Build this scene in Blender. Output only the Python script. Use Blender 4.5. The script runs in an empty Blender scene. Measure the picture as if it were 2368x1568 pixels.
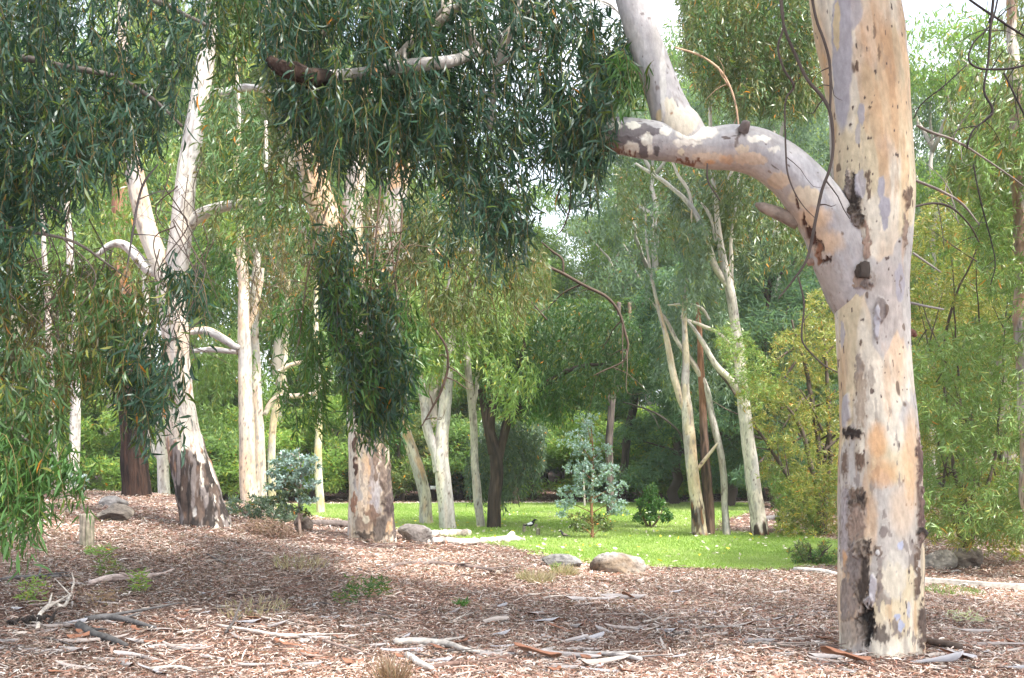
import bpy, math
import numpy as np
R = math.radians
HAZE = True
rng = np.random.default_rng(11)
col = bpy.context.scene.collection
sc = bpy.context.scene

# ------------------------------------------------------------------ camera, sky, sun, exposure
W, F, HZ, CX, EYE = 2367.0, 2630.0, 1075.0, 1183.5, 1.5
cam = bpy.data.cameras.new('camera'); camo = bpy.data.objects.new('camera', cam); col.objects.link(camo)
camo.location = (0, 0, EYE); camo.rotation_euler = (R(90), 0, 0)
cam.sensor_width = 36; cam.lens = 36*F/W; cam.shift_y = (HZ-784)/W
cam.clip_start = 0.1; cam.clip_end = 2000
sc.camera = camo
SUN_EL, SUN_AZ = 56.0, 132.0            # azimuth from +Y towards +X
world = bpy.data.worlds.new('World'); sc.world = world; world.use_nodes = True
nt = world.node_tree; nt.nodes.clear()
sky = nt.nodes.new('ShaderNodeTexSky'); sky.sky_type = 'NISHITA'; sky.sun_disc = False
sky.sun_elevation = R(SUN_EL); sky.sun_rotation = R(SUN_AZ); sky.dust_density = 4.0; sky.air_density = 1.0; sky.ozone_density = 1.0
bg = nt.nodes.new('ShaderNodeBackground'); bg.inputs[1].default_value = 0.15
wo = nt.nodes.new('ShaderNodeOutputWorld')
tcw = nt.nodes.new('ShaderNodeTexCoord'); nzw = nt.nodes.new('ShaderNodeTexNoise'); nzw.inputs['Scale'].default_value = 3.5; nzw.inputs['Detail'].default_value = 7
rw = nt.nodes.new('ShaderNodeMapRange'); rw.inputs[1].default_value = .36; rw.inputs[2].default_value = .56; rw.inputs[4].default_value = .95
mw = nt.nodes.new('ShaderNodeMix'); mw.data_type = 'RGBA'; mw.inputs[7].default_value = (6.0, 6.3, 6.7, 1)     # broken white cloud over the blue
nt.links.new(tcw.outputs['Generated'], nzw.inputs[0]); nt.links.new(nzw.outputs[0], rw.inputs[0]); nt.links.new(rw.outputs[0], mw.inputs[0])
nt.links.new(sky.outputs[0], mw.inputs[6]); nt.links.new(mw.outputs[2], bg.inputs[0])
nt.links.new(bg.outputs[0], wo.inputs[0])
sl = bpy.data.lights.new('sun', 'SUN'); sl.energy = 3.6; sl.angle = R(4.0); sl.color = (1, 0.97, 0.91)
so = bpy.data.objects.new('sun', sl); col.objects.link(so)
so.rotation_euler = (R(90-SUN_EL), 0, R(180-SUN_AZ)); so.location = (0, 0, 40)
sc.view_settings.view_transform = 'Standard'; sc.view_settings.look = 'None'
sc.view_settings.exposure = 1.58; sc.view_settings.gamma = 1.0
sc.cycles.max_bounces = 7; sc.cycles.diffuse_bounces = 5; sc.cycles.glossy_bounces = 2
sc.cycles.transmission_bounces = 4; sc.cycles.transparent_max_bounces = 8

# ------------------------------------------------------------------ noise
def _h(ix, iy, iz):
    n = (ix*374761393 + iy*668265263 + iz*2147483647*31) & 0xffffffff
    n = ((n ^ (n >> 13))*1274126177) & 0xffffffff
    n = ((n ^ (n >> 16))*2246822519) & 0xffffffff
    return ((n ^ (n >> 15)) & 0xffffff)/float(0xffffff)
def vn(p):
    p = np.asarray(p, float); i = np.floor(p).astype(np.int64); f = p-i; f = f*f*(3-2*f)
    x, y, z = i[..., 0], i[..., 1], i[..., 2]; fx, fy, fz = f[..., 0], f[..., 1], f[..., 2]
    def L(a, b, t): return a+(b-a)*t
    c = [[[_h(x+a, y+b, z+d) for d in (0, 1)] for b in (0, 1)] for a in (0, 1)]
    return L(L(L(c[0][0][0], c[1][0][0], fx), L(c[0][1][0], c[1][1][0], fx), fy),
             L(L(c[0][0][1], c[1][0][1], fx), L(c[0][1][1], c[1][1][1], fx), fy), fz)
def fbm(p, o=3):
    p = np.asarray(p, float); a, s, t = 1.0, 0, 0
    for k in range(o):
        s = s+a*vn(p*(2.03**k)+17.3*k); t += a; a *= 0.5
    return s/t
def ss(a, b, x):
    t = np.clip((np.asarray(x, float)-a)/(b-a), 0, 1); return t*t*(3-2*t)
def nrm(v): return v/np.maximum(np.linalg.norm(v, axis=-1, keepdims=True), 1e-9)
def mixc(c, d, m): m = np.asarray(m)[..., None]; return c*(1-m)+np.asarray(d)*m

# ------------------------------------------------------------------ terrain and picture rays
def gz(x, y):
    x = np.asarray(x, float); y = np.asarray(y, float)
    A = 0.85*np.exp(-(np.maximum(x+9, 0)/8.0)**2)
    ye = np.where(x < -9, 27, np.where(x < 0, 18-x, 18-0.6*x))
    z = A*ss(6, 15, y)*(1-ss(ye-1, ye+3, y))
    z = z+0.05*(fbm(np.stack([x*0.5, y*0.5, 0*x], -1), 2)-0.5)*(1-ss(14, 20, y))
    for (tx, ty, w_) in ((3.02, 9.35, .75), (-2.0, 16.6, .9), (-5.0, 18.5, .9)): z = z+.09*np.exp(-((x-tx)**2+(y-ty)**2)/w_**2)
    z = z+0.05*np.maximum(y-47, 0)
    z = z+0.10*(fbm(np.stack([x*0.1, y*0.1, 0*x+5], -1), 2)-0.5)*ss(20, 26, y)
    return z
def P(px, py, d): return np.array([(px-CX)/F*d, d, EYE+(HZ-py)/F*d])
def hit(px, py):
    y = np.arange(6.5, 90, 0.03); x = (px-CX)/F*y
    b = np.nonzero(EYE+(HZ-py)/F*y <= gz(x, y))[0]
    k = b[0] if len(b) else len(y)-1
    return np.array([x[k], y[k], float(gz(x[k], y[k]))])

# ------------------------------------------------------------------ mesh making
def build(name, V, faces, mat, parent=None, C=None, smooth=False, kind=None):
    """faces: list of int arrays (n,3) or (n,4)"""
    V = np.asarray(V, np.float64).reshape(-1, 3)
    if parent is not None and parent.get('_o') is not None: V = V-np.array(parent['_o'])
    me = bpy.data.meshes.new(name)
    faces = [np.asarray(f, np.int32) for f in faces if len(f)]
    loops = np.concatenate([f.ravel() for f in faces]); tot = np.concatenate([np.full(len(f), f.shape[1]) for f in faces])
    start = np.concatenate([[0], np.cumsum(tot)[:-1]]).astype(np.int32)
    me.vertices.add(len(V)); me.vertices.foreach_set('co', V.astype(np.float32).ravel())
    me.loops.add(len(loops)); me.loops.foreach_set('vertex_index', loops)
    me.polygons.add(len(start)); me.polygons.foreach_set('loop_start', start)
    if C is not None:
        C = np.asarray(C, float).reshape(-1, 3)
        a = me.color_attributes.new('Col', 'FLOAT_COLOR', 'POINT')
        a.data.foreach_set('color', np.concatenate([C, np.ones((len(C), 1))], 1).astype(np.float32).ravel())
    me.update(calc_edges=True)
    if smooth: me.shade_smooth()
    me.materials.append(mat)
    o = bpy.data.objects.new(name, me); col.objects.link(o)
    if parent is not None: o.parent = parent
    if kind: o['kind'] = kind
    return o
def tag(o, label, cat, group=None, kind=None):
    o['label'] = label; o['category'] = cat
    if group: o['group'] = group
    if kind: o['kind'] = kind
    return o
def thing(name, label, cat, loc, group=None):
    o = bpy.data.objects.new(name, None); o.empty_display_size = 0.2; col.objects.link(o)
    loc = [float(v) for v in loc]; o.location = loc; o['_o'] = loc
    return tag(o, label, cat, group)

# ------------------------------------------------------------------ materials
def mat(name, rough=0.8, colour=None, attr=True, var=0.25, vscale=30, bump=0.0, bscale=40, stretch=1.0, transl=0, spec=0.3, dist=0.01):
    m = bpy.data.materials.new(name); m.use_nodes = True; t = m.node_tree; b = t.nodes['Principled BSDF']
    b.inputs['Roughness'].default_value = rough; b.inputs['Specular IOR Level'].default_value = spec
    if attr:
        c = t.nodes.new('ShaderNodeVertexColor'); c.layer_name = 'Col'; out = c.outputs[0]
    else:
        c = t.nodes.new('ShaderNodeRGB'); c.outputs[0].default_value = (*colour, 1); out = c.outputs[0]
    if var or bump:
        tc = t.nodes.new('ShaderNodeTexCoord'); mp = t.nodes.new('ShaderNodeMapping'); mp.inputs['Scale'].default_value = (1, 1, stretch)
        t.links.new(tc.outputs['Object'], mp.inputs[0])
    if var:
        n = t.nodes.new('ShaderNodeTexNoise'); n.inputs['Scale'].default_value = vscale; n.inputs['Detail'].default_value = 5
        t.links.new(mp.outputs[0], n.inputs['Vector'])
        r = t.nodes.new('ShaderNodeMapRange'); r.inputs[1].default_value = 0.3; r.inputs[2].default_value = 0.7
        r.inputs[3].default_value = 1-var; r.inputs[4].default_value = 1+var
        t.links.new(n.outputs[0], r.inputs[0])
        mx = t.nodes.new('ShaderNodeVectorMath'); mx.operation = 'SCALE'
        t.links.new(out, mx.inputs[0]); t.links.new(r.outputs[0], mx.inputs['Scale']); out = mx.outputs[0]
    t.links.new(out, b.inputs['Base Color'])
    if bump:
        n2 = t.nodes.new('ShaderNodeTexNoise'); n2.inputs['Scale'].default_value = bscale; n2.inputs['Detail'].default_value = 6
        t.links.new(mp.outputs[0], n2.inputs['Vector'])
        bp = t.nodes.new('ShaderNodeBump'); bp.inputs['Strength'].default_value = bump; bp.inputs['Distance'].default_value = dist
        t.links.new(n2.outputs[0], bp.inputs['Height']); t.links.new(bp.outputs[0], b.inputs['Normal'])
    if transl:
        tr = t.nodes.new('ShaderNodeBsdfTranslucent'); ms = t.nodes.new('ShaderNodeMixShader'); ms.inputs[0].default_value = transl
        g = t.nodes.new('ShaderNodeVectorMath'); g.operation = 'MULTIPLY'; g.inputs[1].default_value = (1.7, 1.8, 1.05)
        t.links.new(out, g.inputs[0]); t.links.new(g.outputs[0], tr.inputs[0])
        t.links.new(b.outputs[0], ms.inputs[1]); t.links.new(tr.outputs[0], ms.inputs[2])
        t.links.new(ms.outputs[0], t.nodes['Material Output'].inputs[0])
    return m
M_BARK = mat('smooth_bark', 0.8, var=0.14, vscale=28, bump=0.8, bscale=30, stretch=0.5, dist=0.012)
M_ROUGH = mat('fibrous_bark', 0.9, var=0.35, vscale=22, bump=0.9, bscale=30, stretch=0.15, dist=0.03)
M_LEAF = mat('leaf', 0.36, var=0, transl=0.28, spec=0.42)
M_FAR = mat('far_leaf', 0.6, var=0, transl=0.48, spec=0.2)
M_TWIG = mat('twig', 0.85, var=0.0)
M_ROCK = mat('stone', 0.9, var=0.35, vscale=14, bump=0.9, bscale=18, dist=0.03)
M_LITTER = mat('dry_litter', 0.65, var=0.0, transl=0.12, spec=0.35)
M_WOOD = mat('weathered_wood', 0.85, var=0.35, vscale=18, bump=0.7, bscale=25, dist=0.01)
M_GRASS = mat('grass_blade', 0.5, var=0, transl=0.4, spec=0.3)

# ------------------------------------------------------------------ tubes (trunks, limbs, twigs)
def resample(pts, rad, step):
    pts = np.asarray(pts, float); rad = np.asarray(rad, float); n = len(pts)
    if n == 2:
        pts = np.array([pts[0], (pts[0]+pts[1])/2, pts[1]]); rad = np.array([rad[0], rad.mean(), rad[1]]); n = 3
    e = np.concatenate([[2*pts[0]-pts[1]], pts, [2*pts[-1]-pts[-2]]])
    er = np.concatenate([[rad[0]], rad, [rad[-1]]])
    X, Q = [], []
    for i in range(1, n):
        L = np.linalg.norm(e[i+1]-e[i]); k = max(2, int(L/step))
        t = np.linspace(0, 1, k, endpoint=False)[:, None]
        a, b, c, d = e[i-1], e[i], e[i+1], e[i+2]
        X.append(0.5*((2*b)+(-a+c)*t+(2*a-5*b+4*c-d)*t**2+(-a+3*b-3*c+d)*t**3))
        t1 = t[:, 0]; t1 = t1*t1*(3-2*t1); Q.append(er[i]*(1-t1)+er[i+1]*t1)
    X.append(pts[-1:]); Q.append(rad[-1:])
    return np.concatenate(X), np.concatenate(Q)
def tube(pts, rad, nseg, step, bark=None, colour=(.3, .25, .2), wob=0.0, tip=True, seed=0.0, ref=(0, -1, 0)):
    X, Q = resample(pts, rad, step); m = len(X)
    if wob:
        s0 = np.concatenate([[0], np.cumsum(np.linalg.norm(np.diff(X, axis=0), axis=1))])
        for k in range(3):
            nn = fbm(np.stack([s0*2.2, s0*0+seed+k*9, s0*0], -1), 3)-0.5
            X[:, k] += wob*nn*np.minimum(s0*2, 1)
    T = nrm(np.gradient(X, axis=0)); s = np.concatenate([[0], np.cumsum(np.linalg.norm(np.diff(X, axis=0), axis=1))])
    U = np.zeros_like(X); u = np.array(ref, float)
    if abs(np.dot(u, T[0])) > 0.9: u = np.array([1.0, 0, 0])
    for i in range(m):
        u = u-T[i]*np.dot(u, T[i]); u = u/np.linalg.norm(u); U[i] = u
    B = np.cross(T, U)
    th = np.linspace(0, 2*np.pi, nseg, endpoint=False)
    N = U[:, None]*np.cos(th)[None, :, None]+B[:, None]*np.sin(th)[None, :, None]
    TH = np.broadcast_to(th, (m, nseg)); S = np.broadcast_to(s[:, None], (m, nseg)); RR = np.broadcast_to(Q[:, None], (m, nseg))
    V = X[:, None]+N*RR[..., None]
    if bark is not None:
        disp, C = bark(V, N, TH, S, RR); V = V+N*disp[..., None]
    else:
        c = np.asarray(colour, float); nn = fbm(V*9.0+seed, 2); C = c*(0.65+0.7*nn)[..., None]
    idx = np.arange(m*nseg).reshape(m, nseg); a = idx[:-1]; b = idx[1:]
    q = np.stack([a, np.roll(a, -1, 1), np.roll(b, -1, 1), b], -1).reshape(-1, 4)
    V = V.reshape(-1, 3); C = C.reshape(-1, 3); tris = np.zeros((0, 3), int)
    if tip:
        k = len(V); V = np.concatenate([V, [X[0]], [X[-1]+T[-1]*Q[-1]*0.4]]); C = np.concatenate([C, [C[0]], [C[-1]]])
        j = np.arange(nseg); jn = (j+1) % nseg
        tris = np.concatenate([np.stack([np.full(nseg, k), jn, j], 1), np.stack([np.full(nseg, k+1), idx[-1][j], idx[-1][jn]], 1)])
    return V, [tris, q], C
def join(parts):
    V, Ts, Qs, C, o = [], [], [], [], 0
    for v, fs, c in parts:
        V.append(v); C.append(c)
        for f in fs:
            if len(f): (Ts if f.shape[1] == 3 else Qs).append(f+o)
        o += len(v)
    fs = []
    if Ts: fs.append(np.concatenate(Ts))
    if Qs: fs.append(np.concatenate(Qs))
    return np.concatenate(V), fs, np.concatenate(C)

# bark: returns displacement and colour
CREAM, WHITE, LILAC, SALMON = (.60, .50, .34), (.70, .65, .56), (.41, .39, .385), (.56, .345, .20)
DARK, BROWN, RUST, GREYB = (.035, .025, .02), (.13, .085, .06), (.30, .13, .06), (.24, .205, .185)
def gum(sock=0.0, *args, **kw):
    f = _gum(sock, *args, **kw); f.ns = _gum(0.0, *args, **kw); return f
def _gum(sock=0.0, base=CREAM, grey=0.5, salmon=0.5, seed=0.0, speck=1.0, flare=0.35, z0=None, streak=0.5, tone=.86, top=None, white=.7):
    def f(V, N, TH, S, RR):
        q = np.stack([np.cos(TH)*RR, np.sin(TH)*RR, S], -1)+seed
        n1 = fbm(q*np.array([3.2, 3.2, 1.1]), 4); n2 = fbm(q*np.array([3, 3, 1.0])+31, 4); n3 = fbm(q*np.array([14, 14, 1.6])+7, 3)
        n4 = fbm(q*np.array([9, 9, 4])+77, 3)
        c = np.ones(V.shape)*np.array(base); c = c*(0.86+0.28*n4)[..., None]
        c = mixc(c, WHITE, white*ss(.5, .6, fbm(q*np.array([4, 4, 1.6])+51, 3)))
        c = mixc(c, SALMON, salmon*ss(.50, .68, n2))
        c = mixc(c, np.array(LILAC), 0.85*ss(.64-.16*grey, .67-.16*grey, n1)*(.75+.25*n4))
        c = mixc(c, GREYB, streak*ss(.60, .72, n3)*(1 if top is None else 1-.8*ss(top, top+1, S)))*tone
        d = 0.02*(n1-.5)*np.minimum(RR*4, 1)+0.012*(fbm(q*3, 2)-.5)
        c = c*(.80+.40*fbm(q*np.array([22, 22, 7])+13, 4))[..., None]
        c = mixc(c, (.47, .27, .14), salmon*.75*ss(.60, .68, fbm(q*np.array([11, 11, 1.3])+41, 4)))
        fl2 = ss(.635, .66, fbm(q*np.array([26, 26, 8])+23, 4)); c = mixc(c, GREYB, fl2*.75*speck*(1 if top is None else 1-.75*ss(top, top+1, S)))
        sp = vn(q*np.array([45, 45, 22])+3); c = mixc(c, (.10, .07, .06), np.minimum(speck*1.0, 1)*ss(.87, .90, sp))
        sp2 = vn(q*np.array([16, 16, 7])+9); c = mixc(c, BROWN, speck*0.8*ss(.90, .93, sp2))
        if sock > 0:
            nh = fbm(np.stack([np.cos(TH)*2.2, np.sin(TH)*2.2, S*0.5+seed], -1), 3)
            nf = fbm(q*np.array([13, 13, 2.2])+21, 4)
            lim = sock*(0.25+1.5*nh)
            e = lim-S+0.9*(nf-.5)*sock
            mk = ss(0, .06, e)
            keep = ss(.60, .64, fbm(q*np.array([9, 9, 3.0])+91, 3))
            mk = mk*(1-keep)
            ck = mixc(np.ones(V.shape)*np.array(BROWN), DARK, ss(.42, .55, nf)); ck = mixc(ck, RUST, .6*ss(.56, .66, fbm(q*np.array([12, 12, 3])+61, 3)))
            ck = mixc(ck, GREYB, .8*ss(.54, .66, fbm(q*np.array([18, 18, 2])+11, 3)))
            c = mixc(c, ck, mk); d = d+mk*(0.012+0.05*(nf-.4))*np.minimum(RR*4, 1)
        fl = flare*RR*np.exp(-S/ (RR*1.1))*(0.55+0.45*np.cos(TH*5+seed*3)+.5*(fbm(np.stack([np.cos(TH)*2, np.sin(TH)*2, TH*0+seed], -1), 2)-.5))
        return d+fl, c
    return f
def fibre(c1=(.085, .05, .035), c2=(.028, .018, .014), c3=(.22, .11, .07), seed=0.0, flare=0.25, top=None):
    def f(V, N, TH, S, RR):
        q = np.stack([np.cos(TH)*RR, np.sin(TH)*RR, S], -1)+seed
        n = fbm(q*np.array([26, 26, 2.0]), 4); n2 = fbm(q*np.array([6, 6, 1.2])+5, 3)
        c = mixc(np.ones(V.shape)*np.array(c1), c2, ss(.42, .58, n)); c = mixc(c, c3, ss(.5, .62, n2)*ss(.45, .6, n)*.8)
        if top is not None: c = mixc(c, (.34, .17, .10), .75*ss(top, top+.8, S+0.8*(n2-.5)))
        return 0.05*(n-.5)*np.minimum(RR*5, 1)+flare*RR*np.exp(-S/(RR*1.2))*(0.6+0.4*np.cos(TH*6+seed)), c
    return f

# ------------------------------------------------------------------ leaves
PAL = {  # base, second, yellow accent, fraction accent, orange fraction
 'dark':  ((.020, .056, .034), (.050, .108, .068), (.11, .16, .035), .17, .004),
 'mid':   ((.045, .100, .028), (.085, .150, .050), (.20, .21, .04), .12, .006),
 'olive': ((.090, .120, .045), (.135, .185, .070), (.24, .20, .06), .14, .012),
 'lime':  ((.130, .220, .050), (.220, .310, .095), (.30, .32, .07), .15, .004),
 'fern':  ((.120, .200, .055), (.190, .280, .090), (.28, .30, .08), .10, .003),
 'wattle':((.150, .200, .045), (.290, .320, .085), (.44, .36, .09), .22, .02),
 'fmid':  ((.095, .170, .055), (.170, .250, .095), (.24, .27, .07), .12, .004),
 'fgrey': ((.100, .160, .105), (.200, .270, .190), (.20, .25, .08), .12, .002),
 'fdark':((.060, .115, .070), (.115, .185, .110), (.13, .17, .05), .12, .0),  # dark green of the needle-leaved trees
 'blue':  ((.180, .270, .260), (.340, .440, .430), (.15, .22, .10), .10, .0),
 'grey':  ((.065, .105, .065), (.130, .180, .130), (.16, .19, .06), .10, .01),
 'shade': ((.025, .050, .028), (.050, .085, .045), (.09, .11, .03), .10, .01),
 'brown': ((.075, .070, .035), (.130, .115, .060), (.26, .17, .05), .15, .012),
 'green': ((.050, .125, .030), (.090, .190, .050), (.18, .26, .05), .10, .0)}
def pal(n, kind, cl=None):
    a, b, c, fa, fo = PAL[kind]; t = rng.random(n)
    if cl is not None: t = np.clip(0.35*t+0.65*cl, 0, 1)
    C = np.array(a)*(1-t[:, None])+np.array(b)*t[:, None]
    k = rng.random(n) < fa; C[k] = np.array(c)*rng.uniform(.7, 1.1, (k.sum(), 1))
    k = rng.random(n) < fo; C[k] = np.array((.50, .20, .03))
    return C*rng.uniform(.8, 1.2, (n, 1))
def leaves(B, D, L, Wd, C, fine=True, bend=0.25):
    n = len(B); D = nrm(D); r = nrm(rng.normal(size=(n, 3))); Sd = nrm(np.cross(D, r)); Nn = np.cross(Sd, D)
    L = L[:, None]; Wd = Wd[:, None]
    if fine:
        k = rng.uniform(-bend, bend, (n, 1))*L; k2 = rng.uniform(-bend, bend, (n, 1))*L*.5
        def c(t): return B+D*L*t+Sd*k*(4*t*(1-t))*.6+Nn*k2*(4*t*(1-t))
        P1, P2 = c(.3), c(.68)
        V = np.stack([B, P1+Sd*Wd*.5, P1-Sd*Wd*.5, P2+Sd*Wd*.36, P2-Sd*Wd*.36, c(1.0)], 1)
        i = np.arange(n)[:, None]*6
        fs = [np.concatenate([i+[0, 2, 1], i+[3, 4, 5]]), i+[1, 2, 4, 3]]
        return V.reshape(-1, 3), fs, np.repeat(C, 6, 0)
    m = B+D*L*.45+Nn*L*rng.uniform(-.1, .1, (n, 1))
    V = np.stack([B, m+Sd*Wd*.5, B+D*L, m-Sd*Wd*.5], 1); i = np.arange(n)[:, None]*4
    return V.reshape(-1, 3), [i+[0, 1, 2, 3]], np.repeat(C, 4, 0)
def inpoly(p, poly):
    x, y = p[:, 0], p[:, 1]; c = np.zeros(len(p), bool); j = len(poly)-1
    for i in range(len(poly)):
        xi, yi = poly[i]; xj, yj = poly[j]
        if yi != yj: c ^= ((yi > y) != (yj > y)) & (x < (xj-xi)*(y-yi)/(yj-yi)+xi)
        j = i
    return c
def samples(poly, d0, d1, n, gap, gs, seed, vs=2.6):
    if isinstance(poly, tuple):      # a box of the world: x0, x1, y0, y1, z0, z1
        p = rng.uniform(poly[0::2], poly[1::2], (n*3, 3)); g = fbm(p*.45+seed, 2); k = g > gap
        return p[k][:n], np.clip((g[k][:n]-gap)/.3, 0, 1)
    poly = np.array(poly, float); lo, hi = poly.min(0), poly.max(0); out = []; tot = 0
    for _ in range(60):
        p = rng.uniform(lo, hi, (4*n+50, 2)); d = rng.uniform(d0, d1, len(p))
        k = inpoly(p, poly)
        g = fbm(np.stack([p[:, 0]/gs, p[:, 1]/(gs*vs), d*0.9+seed], -1), 2)
        k &= g > gap
        q = np.concatenate([p[k], d[k, None], g[k, None]], 1); out.append(q); tot += len(q)
        if tot >= n: break
    q = np.concatenate(out)[:n]
    X = np.stack([(q[:, 0]-CX)/F*q[:, 2], q[:, 2], EYE+(HZ-q[:, 1])/F*q[:, 2]], 1)
    return X, np.clip((q[:, 3]-gap)/(.75-gap), 0, 1)
def sprigs(X, cl, kind, L=(.3, .6), K=14, leaf=(.09, .16, .02), droop=.8, fine=True, stem=True, stemc=(.20, .14, .06), stemr=.0022):
    n = len(X); L = rng.uniform(L[0], L[1], n); a = rng.uniform(0, 2*np.pi, n)
    h = np.stack([np.cos(a), np.sin(a), np.zeros(n)], 1); dn = np.array([0, 0, -1.0])
    up = (1-droop)*2.2
    def c(t):
        t = np.asarray(t)[..., None]
        return (h*L[:, None])[:, None]*(0.75*t-.35*t*t)*(1.25-droop*.75)+dn*L[:, None, None]*(t**1.5*droop-up*.5*t*(1-.3*t))
    off = c(np.full((n, 1), .55))[:, 0]
    T = X-off
    tk = np.clip((np.arange(K)[None]+.5+rng.uniform(-.4, .4, (n, K)))/K, .08, 1)
    base = T[:, None]+c(tk)
    lean = np.stack([fbm(X*.9+3, 2)-.5, fbm(X*.9+33, 2)-.5, 0*X[:, 0]], 1)*1.9
    d = rng.normal(size=(n, K, 3))*.5+lean[:, None]*droop; d[..., 2] -= droop*1.15; d[..., 2] += (1-droop)*.45; d = d+h[:, None]*.35*(1-droop)
    ll = rng.uniform(leaf[0], leaf[1], n*K); ww = leaf[2]*rng.uniform(.65, 1.15, n*K)
    B = base.reshape(-1, 3)
    lv = leaves(B, d.reshape(-1, 3), ll, ww, pal(n*K, kind, np.repeat(cl, K)), fine)
    st = None
    if stem:
        ts = np.linspace(0, 1, 5); Cn = T[:, None]+c(np.broadcast_to(ts, (n, 5)))
        tk = np.linspace(1.2, .5, 5)*stemr; rr = tk[None, :, None]
        o = [np.array([1, 0, .2]), np.array([-.5, .86, 0]), np.array([-.5, -.86, -.2])]
        V = np.stack([Cn+rr*v for v in o], 2).reshape(-1, 3)          # n,5,3
        idx = np.arange(n*15).reshape(n, 5, 3); A = idx[:, :-1]; Bq = idx[:, 1:]
        q = np.stack([A, np.roll(A, -1, 2), np.roll(Bq, -1, 2), Bq], -1).reshape(-1, 4)
        st = (V, [q], np.repeat(np.array(stemc)[None]*rng.uniform(.5, 1.4, (n, 1)), 15, 0))
    return lv, st
def foliage(parent, specs, name='foliage', m=None):
    """specs: dicts poly,d,n,kind + sprig options; one foliage mesh and one twigs mesh"""
    lv, st = [], []
    for i, s in enumerate(specs):
        X, cl = samples(s['poly'], s['d'][0], s['d'][1], s['n'], s.get('gap', .45), s.get('gs', 60), s.get('seed', i*3.7+s['d'][0]), s.get('vs', 2.6))
        kw = {k: s[k] for k in ('L', 'K', 'leaf', 'droop', 'fine', 'stem', 'stemc', 'stemr') if k in s}
        if len(X) == 0: continue
        a, b = sprigs(X, cl, s['kind'], **kw); lv.append(a)
        if b is not None: st.append(b)
    V, fs, C = join(lv); o = build(name, V, fs, m or M_LEAF, parent, C)
    if st:
        V, fs, C = join(st); build('twigs', V, fs, M_TWIG, parent, C, kind='stuff')
    return o
def pxpath(pts, d=None):
    """[(px,py,r_px[,depth])] -> world points and radii"""
    X, Q = [], []
    for p in pts:
        dd = p[3] if len(p) > 3 else d
        X.append(P(p[0], p[1], dd)); Q.append(p[2]/F*dd)
    return np.array(X), np.array(Q)
def trunk_mesh(pts, d, bark, nseg, step, name='trunk', parent=None, m=None, wob=0.0, ground=False, seed=0.0, tip=True):
    X, Q = pxpath(pts, d)
    if ground:   # carry on under the ground
        X = np.concatenate([[X[0]+(X[0]-X[1])/np.linalg.norm(X[0]-X[1])*0.25], X]); Q = np.concatenate([[Q[0]*1.05], Q])
    v, f, c = tube(X, Q, nseg, step, bark, wob=wob, seed=seed, tip=tip)
    return build(name, v, f, m or M_BARK, parent, c, smooth=True)
def twig(pts, d, parent, name='branch', colour=(.09, .07, .06), nseg=6, step=.04, wob=.03, side=0, seed=None, m=None):
    seed = rng.uniform(0, 90) if seed is None else seed
    X, Q = pxpath(pts, d); Q = Q*(.55 if m is None else 1); ps = [tube(X, Q, nseg, step, colour=colour, wob=wob*.6, seed=seed)]
    for k in range(side):
        t = rng.uniform(.25, .95)*(len(X)-1); i = int(t); p0 = X[i]*(1-(t-i))+X[min(i+1, len(X)-1)]*(t-i)
        r0 = (Q[i]*.55); dr = nrm(rng.normal(size=3)+np.array([0, 0, -.3])); Ls = rng.uniform(.15, .5)*X[0][1]/9
        q = [p0, p0+dr*Ls*.4, p0+dr*Ls*.75+np.array([0, 0, -.12*Ls]), p0+dr*Ls+rng.normal(size=3)*.12*Ls]
        ps.append(tube(q, [r0, r0*.7, r0*.5, r0*.25], 4, .06, colour=colour, wob=wob, seed=seed+k))
    V, f, c = join(ps)
    return build(name, V, f, m or M_TWIG, parent, c, smooth=True)

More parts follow.
